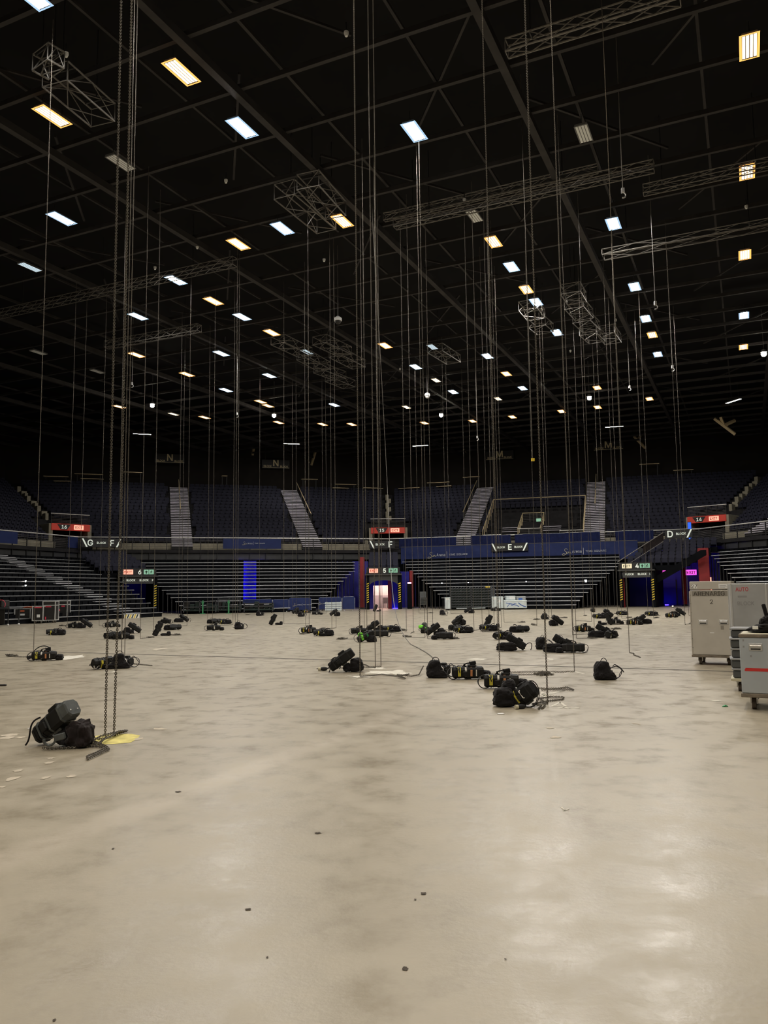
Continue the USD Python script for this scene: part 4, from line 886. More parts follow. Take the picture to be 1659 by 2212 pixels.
# small sensors, a dome camera and hanging hooks
for i, (x, y) in enumerate(((143, 115), (748, 70), (488, 389), (1003, 430), (426, 532), (700, 560), (335, 577), (864, 796), (1330, 690), (1232, 757), (1612, 445))):
    q = at_z(x, y, GRID_Z - .1); t = thing('ceiling_sensor', 'small pale ceiling sensor', 'sensor', tuple(q))
    b = MB(); b.tube([(0, 0, -.12), (0, 0, -.04), (0, 0, .02)], [.04, .07, .07], 12); b.build('dome', 'paper_white', t); MB().cyl((0, 0, .02), (0, 0, .3), .02, 6).build('stem', 'rail_dark', t)
for x, y, lab in ((730, 690, 'white dome camera hanging under the middle of the roof'), (923, 853, 'white bell-shaped lamp hanging on a thin cord, right of centre')):
    q = at_z(x, y, 15.6); t = thing('dome_camera', lab, 'camera' if x < 800 else 'lamp', tuple(q))
    b = MB(); b.mesh(trimesh.creation.icosphere(2, .16), mat4((0, 0, -.1))); b.build('dome', 'case_black' if x < 800 else 'paper_white', t); b = MB(); b.tube([(0, 0, -.08), (0, 0, .06), (0, 0, .16)], [.2, .2, .08], 14); b.build('shroud', 'paper_white', t); MB().cyl((0, 0, .15), (0, 0, DECK_Z + .01 - 15.6), .02, 6).build('stem', 'rail_wire', t)
SENS = ['above the top left lattice truss', 'near the top edge, left of centre', 'between two white lights left of centre', 'above the long lattice truss', 'left of the second warm light', 'in the middle of the roof', 'near the left lattice truss', 'right of the central chains',
        'below the white lights at the right', 'far back at the right', 'under the slatted light at the right edge']
for i, s_ in enumerate(SENS): stage.GetPrimAtPath('/World/ceiling_sensor' + (f'_{i:03d}' if i else '')).SetCustomDataByKey('label', 'small pale ceiling sensor ' + s_)

# ---------------------------------------------------------------- lattice trusses under the roof
def box_truss(lab, p0, p1, w=.5, h=.5, r=.03, bay=.6):
    p0, p1 = np.array(p0), np.array(p1); L_ = np.linalg.norm(p1 - p0); rz = math.degrees(math.atan2(p1[1] - p0[1], p1[0] - p0[0]))
    t = thing('ceiling_truss', lab, 'truss', tuple(p0), rz)
    for y in (-w / 2, w / 2):
        for z in (0, h): MB().cyl((0, y, z), (L_, y, z), r, 6).build('chord', 'truss_alu', t)
    b = MB(); n_ = max(2, int(L_ / bay))
    for i in range(n_):
        x0, x1 = L_ * i / n_, L_ * (i + 1) / n_; f = i % 2
        for y in (-w / 2, w / 2): b.cyl((x0, y, h * f), (x1, y, h * (1 - f)), r * .55, 5)
        for z in (0, h): b.cyl((x0, -w / 2 + w * f, z), (x1, w / 2 - w * f, z), r * .55, 5)
    for x in (0, L_):
        for y in (-w / 2, w / 2): b.cyl((x, y, 0), (x, y, h), r * .55, 5)
        for z in (0, h): b.cyl((x, -w / 2, z), (x, w / 2, z), r * .55, 5)
    b.build('lacing', 'truss_alu', t)
    for x in np.linspace(.15, .85, max(2, int(L_ / 5))) * L_: b = MB(); b.cyl((x, 0, h), (x, 0, DECK_Z - p0[2]), .02, 5); b.cyl((x, -w / 2, h), (x, w / 2, h), .03, 6); b.build('hanger', 'rail_dark', t)
TZ = 16.6
def truss_px(lab, a, c, z=TZ, along=None, **kw):
    p, q = at_z(*a, z), at_z(*c, z)
    if along is not None: q = p + along * ((q - p) @ along)
    box_truss(lab, p, q, **kw)
truss_px('lattice truss crossing the top right corner', (1095, 118), (1470, 5), along=-GV, w=.34, h=.38)
truss_px('long lattice truss running right from the middle of the roof', (853, 493), (1420, 400), along=-GV, w=.34, h=.36, r=.024)
truss_px('thin lattice truss ending at the right edge beside the slatted light', (1390, 420), (1680, 352), along=-GV, w=.32, h=.34, r=.022)
truss_px('thin truss above and parallel to the long lattice truss', (830, 477), (1290, 368), 17.2, along=-GV, w=.2, h=.3, r=.022)
truss_px('double-bar truss at the right edge, half way down the roof', (1303, 556), (1680, 490), along=-GV, w=.7, h=.25, r=.024, bay=1.2)
truss_px('short lattice truss at the top left beside the warm light', (118, 180), (222, 268), w=.9, h=.6, bay=.8)
truss_px('small lattice frame at the top left, behind the short truss', (86, 140), (122, 160), w=.8, h=.5)
truss_px('long faint lattice truss at the left, below the white light', (-20, 690), (510, 575), along=-GV, w=.36, h=.38, r=.02)
truss_px('faint lattice truss behind the left-hand chains', (230, 752), (430, 715), along=-GV, w=.4, h=.4, r=.022)
truss_px('lattice frame left of the central warm light', (614, 425), (705, 500), along=None, w=.9, h=.6, bay=.7)
truss_px('lattice frame beside the central warm light', (665, 405), (725, 470), along=None, w=.9, h=.6, bay=.7)
for i, (a, c, lab) in enumerate((((1232, 632), (1246, 655), 'nearest of the row of small lattice frames at the right'), ((1240, 665), (1262, 690), 'second of the row of small lattice frames at the right'), ((1256, 695), (1278, 716), 'third of the row of small lattice frames at the right'),
                                 ((1270, 722), (1290, 740), 'fourth of the row of small lattice frames at the right'), ((1308, 720), (1324, 742), 'lattice frame right of the row of small frames'), ((1140, 668), (1158, 690), 'small lattice frame behind the white light right of centre'),
                                 ((1160, 705), (1178, 720), 'small lattice frame left of the second white light right of centre'), ((600, 742), (660, 770), 'lattice frame left of the dim bluish light'), ((690, 742), (745, 768), 'lattice frame right of the dim bluish light'),
                                 ((655, 775), (700, 800), 'lattice frame below the dim bluish light'), ((725, 770), (775, 795), 'far lattice frame right of the central chains, upper'), ((690, 803), (735, 820), 'far lattice frame in the middle, lower'),
                                 ((715, 822), (755, 838), 'farthest lattice frame in the middle'), ((940, 760), (980, 785), 'far lattice frame below the dim white light'))):
    truss_px(lab, a, c, w=1.0, h=.5, r=.03, bay=.7)

# ---------------------------------------------------------------- chain
def link_base(pitch, r, w):
    h = pitch / 2 + r; k = w / 2 - r
    path = [(-k, -h + k), (-k, h - k), (-k * .7, h - k * .3), (0, h), (k * .7, h - k * .3), (k, h - k), (k, -h + k), (k * .7, -h + k * .3), (0, -h), (-k * .7, -h + k * .3)]
    b = MB(); b.tube([(x, 0.0, z) for x, z in path], r, 4, closed=True); return b.arrays()
def chain_links(pts, pitch=.024, r=.0042, w=.03, step=1):
    """links strung along a polyline, every second one turned by a quarter"""
    P = np.array(pts, float); d = np.r_[0, np.cumsum(np.linalg.norm(np.diff(P, axis=0), axis=1))]
    n_ = max(2, int(d[-1] / pitch)); s = (np.arange(n_) + .5) * d[-1] / n_
    c = np.stack([np.interp(s, d, P[:, k]) for k in range(3)], 1)
    t = np.stack([np.interp(s + pitch * .3, d, P[:, k]) - np.interp(s - pitch * .3, d, P[:, k]) for k in range(3)], 1); t /= np.linalg.norm(t, axis=1, keepdims=True) + 1e-9
    ref = np.where(np.abs(t[:, 2:]) > .9, [[1.0, 0.25, 0]], [[0, 0, 1.0]]); a = np.cross(t, ref); a /= np.linalg.norm(a, axis=1, keepdims=True); b_ = np.cross(t, a)
    odd = (np.arange(n_) % 2 == 1)[:, None]; a, b_ = np.where(odd, b_, a), np.where(odd, -a, b_)
    v0, f0 = link_base(pitch, r, w)
    v = c[:, None] + v0[None, :, 0:1] * a[:, None] + v0[None, :, 1:2] * b_[:, None] + v0[None, :, 2:3] * t[:, None]
    f = f0[None] + (np.arange(n_) * len(v0))[:, None, None]
    return v.reshape(-1, 3), f.reshape(-1, 3)
def slack(rng, length, heading=0.0, wig=.5, heap=0):
    p = [np.array([0, 0, .015])]; a = heading; n_ = int(length / .06)
    for i in range(n_):
        a += rng.normal(0, wig) * .35 - (a - heading) * .12; p.append(p[-1] + .06 * np.array([math.cos(a), math.sin(a), 0]))
    if heap:
        c = p[-1].copy()
        for i in range(heap):
            q = c + np.array([rng.normal(0, .11), rng.normal(0, .06), 0]); q[2] = .015 + .05 * rng.random(); p.append(q)
    return np.array(p)
rng = np.random.default_rng(21)
TOP = GRID_Z + .2
for i, nm in enumerate(('chain_a_source', 'chain_b_source', 'chain_c_source')):
    c_ = proto(nm); b = MB(); b.add(*chain_links([(0, 0, .012), (.004, 0, 3), (0, 0, TOP)], pitch=.0245, w=.027)); b.build('hanging_run', 'chain_steel', c_)
    b = MB(); b.add(*chain_links(slack(rng, (.5, .9, 1.4)[i], (0.1, .3, -.2)[i], .5, (14, 26, 0)[i]))); b.build('floor_slack', 'chain_steel', c_)
FAR = [(811, 1444), (823, 1441), (1241, 1452), (1080, 1462), (72, 1420), (262, 1432), (269, 1430), (1360, 1411), (331, 1374), (253, 1370), (303, 1380), (214, 1352), (145, 1356), (170, 1352), (385, 1344), (392, 1338), (404, 1352), (448, 1340), (459, 1348), (503, 1350), (513, 1356), (508, 1358),
       (560, 1328), (613, 1348), (632, 1326), (640, 1329), (660, 1352), (668, 1369), (698, 1326), (706, 1325), (717, 1358), (726, 1357), (787, 1366), (793, 1380), (820, 1378), (826, 1366), (878, 1364), (893, 1365), (905, 1325), (918, 1378), (924, 1381), (935, 1362), (966, 1330), (974, 1326), (1009, 1322), (1024, 1363),
       (1042, 1366), (1057, 1350), (1068, 1362), (1075, 1364), (1083, 1356), (1089, 1345), (1160, 1352), (1186, 1335), (1192, 1338), (1237, 1372), (1245, 1380), (1262, 1330), (1278, 1343), (1284, 1360), (1303, 1326), (1313, 1332), (1335, 1343), (1343, 1336), (1356, 1350), (1400, 1330), (1412, 1336), (1480, 1350), (1488, 1330)]
CH = []
for x, y in FAR:
    q = at_z(x, y)
    nearby = y > 1400
    s_ = ('chain_a_source', 'chain_b_source', 'chain_c_source')[(x * 7 + y) % 3]
    CH.append((x, y, q, s_))
SPECIAL = {811: 'dark chain landing right of the leaning hoist, left of a close pair', 823: 'dark chain landing right of the leaning hoist, right of a close pair', 1241: 'dark chain landing left of the lone bagged hoist at the right', 1080: 'dark chain dropping behind the yellow-labelled hoist at the right',
           72: 'dark chain landing left of the small yellow-labelled hoist at the left', 1360: 'dark chain landing on a chalk star left of the tall grey case'}
for i, (x, y, q, s_) in enumerate(sorted(CH)):
    lab = SPECIAL.get(x, f'thin dark hoist chain, {ORD[i]} of the far chains from left')
    thing('hoist_chain', lab, 'chain', (q[0], q[1], 0), (x * 37) % 360, 'chains hanging from the roof to the floor', proto='/' + s_)
def near_chain(px, py, lab, tails, lean=(0, 0)):
    q = at_z(px, py); t = thing('hoist_chain', lab, 'chain', (q[0], q[1], 0), 0, 'chains hanging from the roof to the floor')
    b = MB(); b.add(*chain_links([(0, 0, .012), (lean[0] * .3, lean[1], .9), (lean[0], lean[1], 2.5), (lean[0], lean[1], TOP)], pitch=.0205, r=.0044, w=.029)); b.build('hanging_run', 'chain_steel', t)
    for T in tails:
        b = MB(); b.add(*chain_links(np.array([[*(at_z(a, c)[:2] - q[:2]), z] for a, c, z in T]), pitch=.0205, r=.0044, w=.029)); b.build('floor_slack', 'chain_steel', t)
near_chain(227, 1594, 'thick hoist chain, left of the close pair dropping to the yellow floor patch', [[(227, 1594, .012), (240, 1592, .012), (250, 1590, .012)]])
near_chain(246, 1591, 'thick hoist chain, right of the close pair dropping to the yellow floor patch', [[(246, 1591, .02), (275, 1582, .02), (255, 1590, .05), (238, 1598, .03), (225, 1604, .04), (205, 1606, .05), (190, 1612, .05), (210, 1614, .03), (230, 1604, .06), (215, 1610, .02), (195, 1614, .02), (160, 1618, .015), (120, 1619, .015), (92, 1620, .02)],
           [(190, 1614, .02), (215, 1616, .02), (236, 1622, .02), (222, 1628, .02), (205, 1636, .02), (190, 1643, .02), (188, 1638, .02), (206, 1631, .02), (232, 1620, .03), (200, 1608, .04), (218, 1600, .05), (240, 1594, .05), (270, 1584, .03)]], (.03, 0))
near_chain(778, 1463, 'thick hoist chain left of centre landing on a chalk mark', [[(778, 1463, .015), (800, 1461, .015), (825, 1459, .02), (855, 1462, .015), (866, 1465, .05), (884, 1463, .06), (860, 1466, .04), (876, 1468, .02), (858, 1464, .06), (888, 1463, .02), (905, 1461, .03), (915, 1452, .12)]])
near_chain(1183, 1522, 'thick hoist chain landing beside the chalked triangle at the lower right', [[(1183, 1522, .015), (1165, 1512, .02), (1190, 1508, .02), (1218, 1509, .02), (1215, 1513, .015), (1180, 1517, .015), (1150, 1524, .02), (1170, 1520, .02), (1178, 1525, .02), (1172, 1532, .015), (1163, 1533, .015), (1170, 1526, .015), (1150, 1525, .02)],
           [(1118, 1486, .03), (1150, 1488, .015), (1180, 1489, .015), (1205, 1491, .03), (1225, 1490, .04), (1240, 1493, .02), (1215, 1491, .02), (1195, 1492, .02), (1170, 1492, .015)]])

# ---------------------------------------------------------------- chain hoists
def octo(b, x0, x1, r, flat=.6, m=None, rz=1.0):
    c = r * flat; P = []
    for x in (x0, x1): P += [(x, -r, -c), (x, -c, -r * rz), (x, c, -r * rz), (x, r, -c), (x, r, c), (x, c, r * rz), (x, -c, r * rz), (x, -r, c)]
    return b.hull(P, m)
def hoist_body(p, m, cap='black_metal', labels=(), body='black_metal', L_=.6, r=.1):
    b = MB(); octo(b, -L_ * .42, -L_ * .02, r, m=m)
    for x in (-.36, -.24, -.12): octo(b, L_ * x - .008, L_ * x + .008, r * 1.05, m=m)
    b.build('motor_housing', body, p)
    b = MB(); octo(b, -L_ * .02, L_ * .3, r * 1.06, .68, m); b.build('gearbox', body, p)
    for s_ in (-1, 1):
        b = MB(); c = r * .5; P = []
        for x, k in ((s_ * L_ * (.42 if s_ < 0 else .3), 1.04), (s_ * L_ * .47, .98), (s_ * L_ * .5, .86)): P += [(x, a * r * k, e * r * k) for a, e in ((-1, -.6), (-.6, -1), (.6, -1), (1, -.6), (1, .6), (.6, 1), (-.6, 1), (-1, .6))]
        b.hull(P, m); b.build('end_cap', cap if s_ > 0 else 'black_metal', p)
    if cap != 'black_metal':
        b = MB()
        for y in (-.05, .05): b.mesh(trimesh.creation.icosphere(1, .009), m @ mat4((L_ * .5, y, -.03)))
        b.build('cap_screw', 'paper_white', p)
    for x in (-.15, .1):
        b = MB(); b.tube([(x - .05, 0, r), (x - .045, 0, r + .03), (x + .045, 0, r + .03), (x + .05, 0, r)], .006, 6, m=m); b.build('handle', 'black_metal', p)
    b = MB(); b.cbox(-.06, .06, -.05, .05, -r - .04, -r + .01, .01, m); b.build('chain_guide', 'grey_cap', p)
    b = MB(); b.cbox(.0, L_ * .26, -r * .62, r * .5, r * 1.0, r * 1.0 + .05, .012, m); b.build('control_box', body, p)
    b = MB(); b.cbox(-L_ * .2, -L_ * .05, -r * 1.05 - .035, -r * 1.0, -.05, .04, .01, m); b.build('junction_box', body, p)
    for x in (-.3, -.03, .3): b = MB(); octo(b, L_ * x - .012, L_ * x + .012, r * 1.09, .66, m=m); b.build('clamp_band', 'grey_cap' if cap != 'black_metal' else 'black_rubber', p)
    for x0, x1, mt in labels:
        b = MB(); c = r * .6; y0 = -r * 1.08
        b.box(x0, x1, y0 - .004, y0, -c * .95, c * .95, m); d = (-c * .97, r * 1.075)
        b.hull([(x, y, z) for x in (x0, x1) for y, z in ((y0 - .004, c), (y0, c), (-c - .0, r * 1.08 + .004), (-c, r * 1.08))], m); b.build('label_plate', mt, p)
def hook_part(p, m, mt='grey_cap', s_=1.0):
    b = MB(); a = np.linspace(-1.9, 2.3, 16); b.tube([(.06 * s_ * math.cos(q), 0, -.06 * s_ + .06 * s_ * math.sin(q)) for q in a], np.linspace(.017, .010, 16) * s_, 7, m=m); b.cbox(-.035 * s_, .035 * s_, -.03 * s_, .03 * s_, .0, .11 * s_, .008, m); b.build('hook', mt, p)
def bag_part(p, c, size, seed, material='black_cloth', flat=True, name='chain_bag'):
    s = trimesh.creation.icosphere(4, 1.0); v = np.array(s.vertices)
    v = np.sign(v) * np.abs(v) ** .6; n_ = meshkit.fbm(v * 1.5 + seed * 7.3, 3, seed); fold = np.abs(meshkit.noise(v * [3.2, 3.2, 1.4] + seed * 3.7, seed + 5) - .5)
    v = v * (1 + .6 * (n_[:, None] - .5) - .22 * np.maximum(.16 - fold, 0)[:, None] * 2)
    v[:, 0] *= 1 + .18 * (-v[:, 2]); v = v * np.array(size) / 2 / np.abs(v).max(0); v = v + np.array(c)
    if flat: v[:, 2] = np.maximum(v[:, 2], .003)
    b = MB(); b.add(v, s.faces); g = b.build(name, material, p, 50)
    return g
def strap(p, pts, w=.04, material='black_cloth'):
    b = MB(); P = spline(pts, 16); b.tube(P, w / 2, 5); b.build('strap', material, p, 40)
def cable_part(p, pts, r=.008, loops=0, c=(0, 0, 0), seed=0, rad=.14):
    P = list(pts)
    if loops:
        rg = np.random.default_rng(seed)
        for a in np.linspace(0, loops * 2 * np.pi, loops * 9): P.append((c[0] + rad * math.cos(a) * (1 + .15 * rg.random()), c[1] + .04 * rg.normal(), c[2] + rad * (1 + math.sin(a)) + .012))
    b = MB(); S = spline(P, 24 + loops * 26); S[:, 2] = np.maximum(S[:, 2], r); b.tube(S, r, 6); b.build('power_cable', 'cable_black', p, 50)
def plug_part(p, c, rz=0):
    m = mat4(c, rz); b = MB(); b.tube([(-.07, 0, .04), (-.02, 0, .04), (.02, 0, .04), (.06, 0, .04)], [.03, .04, .04, .03], 10, m=m); b.build('plug', 'black_rubber', p, 40); b = MB(); b.tube([(-.12, 0, .04), (-.07, 0, .04)], [.036, .036], 10, m=m); b.build('plug_cap', 'plug_cream', p, 40)
WL = [(-.21, -.15, 'label_yellow'), (-.07, -.035, 'label_white'), (.035, .075, 'label_orange'), (.14, .16, 'label_white')]
def v_propped(p, cap='grey_cap', tilt=-35, seed=1, hook=True, labels=()):
    """low end on the floor at the left, high end leaning on the slumped chain bag"""
    hoist_body(p, mat4((-.07, 0, .125 * math.cos(math.radians(tilt)) + .28 * math.sin(math.radians(-tilt)) + .005), ry=tilt), cap, labels)
    bag_part(p, (.24, .06, .15), (.34, .28, .31), seed, 'brown_cloth' if cap == 'grey_cap' else 'black_cloth'); bag_part(p, (.05, .05, .1), (.2, .24, .2), seed + 9)
    if hook: hook_part(p, mat4((.13, -.2, .13), 25, 0, 75))
    strap(p, [(-.2, -.1, .32), (-.27, -.16, .24), (-.3, -.16, .1), (-.33, -.18, .02)], .02)
def v_lying(p, seed=2, labels=WL, body='black_metal'):
    hoist_body(p, mat4((-.03, 0, .137), rx=8), labels=labels, body=body)
    bag_part(p, (.34, .05, .08), (.22, .24, .17), seed); cable_part(p, [(-.28, .02, .16), (-.34, 0, .2)], loops=2, c=(-.32, -.06, 0), seed=seed, rad=.11)
    strap(p, [(-.12, -.02, .25), (-.05, -.06, .31), (.05, -.04, .3), (.12, 0, .25)], .025); hook_part(p, mat4((0.02, -.02, .30), 0, 0, 80), 'black_metal')
def v_bag(p, seed=3, h=.36):
    bag_part(p, (-.06, -.06, h / 2), (.34, .28, h), seed); hoist_body(p, mat4((.1, .12, .12), rz=62), L_=.46, labels=[(-.2, -.16, 'label_white')]); bag_part(p, (-.0, -.1, .08), (.4, .24, .17), seed + 4)
    strap(p, [(-.1, -.1, h * .93), (-.06, -.12, h + .045), (.0, -.1, h + .03), (.03, -.08, h * .88)], .014)
    cable_part(p, [(.25, .1, .2), (.28, .05, .26)], loops=2, c=(.29, .06, 0), seed=seed, rad=.11)
def v_long(p, seed=4):
    bag_part(p, (-.12, -.05, .13), (.62, .3, .26), seed); hoist_body(p, mat4((.16, .12, .25), rz=-10, ry=33)); strap(p, [(.38, -.02, .05), (.46, -.04, .2), (.52, -.02, .22), (.55, -.02, .02)], .022)
def v_upright(p, seed=5):
    hoist_body(p, mat4((-.13, 0, .29), ry=-62), cap='black_metal'); bag_part(p, (.12, .02, .06), (.3, .2, .12), seed); bag_part(p, (.3, .0, .1), (.18, .2, .2), seed + 1)
def v_slump(p, seed=6):
    hoist_body(p, mat4((-.12, .02, .14), rz=20, rx=30), labels=[(.05, .1, 'label_white'), (-.15, -.1, 'label_yellow')]); bag_part(p, (.2, -.02, .13), (.4, .28, .26), seed); bag_part(p, (-.02, -.1, .06), (.25, .2, .13), seed + 2); hook_part(p, mat4((-.3, -.12, .1), 40, 0, 80), 'steel')
    strap(p, [(.05, -.05, .24), (.12, -.1, .3), (.22, -.04, .28)], .03)
def v_green(p, seed=7):
    hoist_body(p, mat4((-.05, 0, .2), rz=20, ry=-25), labels=[(-.2, -.1, 'lime_cloth'), (.02, .08, 'green_paint')], body='black_metal'); bag_part(p, (.16, .02, .12), (.36, .28, .25), seed); bag_part(p, (-.22, .04, .25), (.2, .2, .16), seed + 3, 'lime_cloth', False, 'cloth_wrap')
    cable_part(p, [(-.2, -.1, .2), (-.28, -.12, .22)], loops=1, c=(-.3, -.1, 0), seed=3, rad=.13)
VAR = {'propped': (v_propped, {}), 'propped_dark': (v_propped, dict(cap='black_metal', seed=12, hook=False)), 'lying': (v_lying, {}), 'lying_plain': (v_lying, dict(seed=14, labels=[(.03, .08, 'label_white')])), 'bag': (v_bag, {}), 'long': (v_long, {}), 'upright': (v_upright, {}), 'slump': (v_slump, {}), 'green': (v_green, {})}
WHAT = {'propped': 'grey-capped hoist propped on its bag', 'propped_dark': 'black hoist propped on its bag', 'lying': 'yellow-labelled hoist lying flat', 'lying_plain': 'black hoist lying flat', 'bag': 'black hoist behind its upright bag', 'long': 'black hoist across its long bag', 'upright': 'black hoist standing steeply beside its bag',
        'slump': 'black hoist slumped over its bag', 'green': 'hoist wrapped in lime green cloth'}
for k, (fn, kw) in VAR.items(): fn(proto(f'hoist_{k}_source'), **kw)
# surveyed from the photograph: pixel of the foot, kind, yaw
HOISTS = [(122, 1372, 'slump', 10), (160, 1357, 'lying_plain', -20), (184, 1357, 'propped_dark', 190), (241, 1355, 'lying_plain', 15), (244, 1380, 'slump', 170), (264, 1381, 'lying_plain', 0), (287, 1369, 'propped_dark', 200), (348, 1374, 'upright', 20), (372, 1361, 'slump', 200), (357, 1347, 'lying', 160), (391, 1344, 'long', 0),
          (462, 1347, 'slump', 190), (485, 1348, 'slump', 20), (463, 1362, 'lying_plain', 0), (516, 1359, 'bag', 20), (560, 1330, 'bag', 0), (595, 1350, 'upright', 0), (640, 1326, 'propped_dark', 30), (650, 1332, 'bag', 10), (661, 1324, 'lying', 40), (684, 1328, 'lying_plain', 0), (723, 1331, 'propped_dark', 10), (668, 1368, 'lying', -15),
          (700, 1374, 'slump', 0), (776, 1370, 'lying_plain', 15), (793, 1387, 'green', 0), (809, 1366, 'propped_dark', -10), (820, 1376, 'lying_plain', 180), (847, 1365, 'slump', 12), (814, 1321, 'upright', 30), (917, 1367, 'green', 60), (939, 1374, 'propped_dark', 0), (958, 1381, 'lying_plain', 185), (991, 1351, 'propped_dark', 20),
          (984, 1362, 'lying_plain', 35), (1002, 1367, 'slump', 0), (956, 1328, 'bag', 15), (1013, 1325, 'propped_dark', -5), (1061, 1356, 'upright', -20), (1057, 1363, 'slump', 10), (1086, 1381, 'slump', 30), (1121, 1366, 'slump', 180), (1070, 1320, 'lying_plain', 10), (1176, 1338, 'bag', 40), (1202, 1352, 'propped_dark', 195), (1261, 1365, 'lying', 5), (1296, 1377, 'long', -8),
          (1319, 1378, 'slump', 50), (1310, 1350, 'upright', 160), (1328, 1349, 'lying_plain', 0), (1296, 1336, 'slump', 0), (1312, 1334, 'propped_dark', 180), (1281, 1322, 'lying', 60), (1344, 1329, 'slump', 15), (1370, 1350, 'lying', 8), (1389, 1348, 'long', 170), (1408, 1330, 'slump', 0), (1450, 1334, 'lying', 15), (1468, 1331, 'propped_dark', 170)]
def yband(y): return 'farthest' if y < 1333 else 'second farthest' if y < 1353 else 'third farthest' if y < 1370 else 'fourth farthest'
groups = {}
for h in HOISTS: groups.setdefault(yband(h[1]), []).append(h)
NEAR_H = [(1104, 1406, 'long', 0, 'black hoist lying across its long bag, left of two bagged hoists at mid right'), (1170, 1402, 'bag', 25, 'black hoist behind an upright bag, middle of three at mid right'), (1206, 1409, 'long', -6, 'black hoist across a long bag, left half of the joined pair at mid right'), (1236, 1410, 'lying_plain', 172, 'black hoist lying flat, right half of the joined pair at mid right'),
          (98, 1427, 'lying', 12, 'small yellow-labelled hoist lying by a white floor patch at the left'), (238, 1444, 'slump', 30, 'black hoist behind the close chain pair at the left, left of two'), (262, 1443, 'bag', 20, 'black bagged hoist behind the close chain pair at the left, right of two'),
          (745, 1452, 'propped_dark', 0, 'black hoist leaning on a bag left of the thick chain at centre'), (945, 1463, 'bag', 0, 'black hoist behind a big upright bag at the centre, left of the yellow label'), (1014, 1467, 'lying', 4, 'yellow-labelled hoist lying flat next to the big upright bag'), (1087, 1487, 'lying', -6, 'yellow-labelled hoist lying right above the nearest chain bag at the right'),
          (1304, 1467, 'bag', 12, 'lone black bagged hoist left of the tall grey case')]
thing('chain_hoist', 'grey-capped black hoist propped on its bag, nearest of all at the left', 'chain hoist', tuple(at_z(130, 1612)), -24, 'chain hoists on the floor', proto='/hoist_propped_source', scale=(.95, .95, .95))
for x, y, v, rz, lab in NEAR_H: thing('chain_hoist', lab, 'chain hoist', tuple(at_z(x, y)), rz, 'chain hoists on the floor', proto=f'/hoist_{v}_source', scale=(.92, .92, .92))
for bnd, hs in groups.items():
    for i, (x, y, v, rz) in enumerate(sorted(hs)):
        thing('chain_hoist', f'{WHAT[v]}, {ORD[i]} from left in the {bnd} row', 'chain hoist', tuple(at_z(x, y)), rz, 'chain hoists on the floor', proto=f'/hoist_{v}_source', scale=(.92, .92, .92))
# the close pair at the lower right: a big chain bag with its hoist tipped on end, cable loops and a plug
q = at_z(1108, 1526); t = thing('chain_hoist', 'hoist tipped on end with cable loops and cream plug beside its big black bag', 'chain hoist', tuple(q), 0, 'chain hoists on the floor', scale=(.8, .8, .8))
bag_part(t, (-.16, 0, .16), (.38, .34, .34), 31); bag_part(t, (-.05, .1, .3), (.3, .26, .3), 33, flat=False)
m = mat4((.2, -.02, .2), rz=-30, ry=-38); hoist_body(t, m, 'black_metal', [(-.12, -.09, 'label_yellow')], L_=.44, r=.135)
b = MB(); b.tube([(.02, -.15, -.06), (.02, -.2, -.05), (.02, -.2, .07), (.02, -.15, .08)], .012, 6, m=m); b.build('handle', 'label_white', t)
cable_part(t, [(.25, -.05, .36), (.34, -.08, .4), (.4, -.12, .25), (.36, -.16, .08), (.24, -.24, .02), (.15, -.3, .04)]); cable_part(t, [(.22, -.02, .4), (.36, -.04, .42), (.44, -.08, .22), (.38, -.12, .06), (.3, -.2, .02), (.2, -.28, .03)])
strap(t, [(-.02, -.05, .1), (.06, -.08, .12), (.14, -.06, .2)], .03); plug_part(t, (.1, -.3, 0), 20)
q = at_z(700, 1449); t = thing('cable_plug', 'pale round cable plug lying left of the leaning hoist at the centre', 'plug', tuple(q)); plug_part(t, (0, 0, 0), 10); b = MB(); b.tube(spline([(.06, 0, .04), (.12, .05, .1), (.16, .12, .22), (.24, .2, .25), (.3, .2, .012)], 24), .011, 6); b.build('cable', 'cable_black', t, 40)
q = at_z(64, 1424); t = thing('cable_plug', 'dark plug on a bent cable left of the small yellow-labelled hoist', 'plug', tuple(q)); b = MB(); b.tube([(-.06, 0, .04), (0, 0, .05), (.05, 0, .07)], [.04, .045, .03], 8); b.build('plug', 'black_rubber', t, 40); b = MB(); b.tube(spline([(.05, 0, .07), (.15, .02, .25), (.3, .05, .32), (.42, .05, .3), (.42, .05, .012)], 24), .012, 6); b.build('cable', 'cable_black', t, 40)

# hanging ends: thin lines with a hook that stop above the floor, a slack cord, a yellow tag
for px, y0, y1, z, lab in ((1416, 520, 665, 13.0, 'pale hanging hook line right of the row of small frames'), (1453, 690, 800, 13.0, 'hanging hook line below the white lights at the right'), (512, 700, 900, 13.0, 'bright hanging hook line under the white light left of centre'), (285, 770, 835, 14.5, 'short hanging hook line under the warm light at the left'),
                            (1031, 770, 950, 12.0, 'hanging hook line right of centre'), (1360, 775, 842, 14.0, 'thin hanging hook line at the far right'), (1346, 260, 424, 14.0, 'bent hanging hose end above the bright white light')):
    q = at_z(px, y1, z); t = thing('hanging_hook', lab, 'hook', tuple(q)); b = MB(); b.cyl((0, 0, .2), (0, 0, DECK_Z + .01 - z), .016, 6); b.build('line', 'cable_grey', t); hook_part(t, mat4((0, 0, .12)), 'steel', 1.4)
q = at_z(843, 1080, 12.0); t = thing('slack_cord', 'thin slack cord curving from the roof across the central tunnel', 'cord', (0, 0, 0)); b = MB()
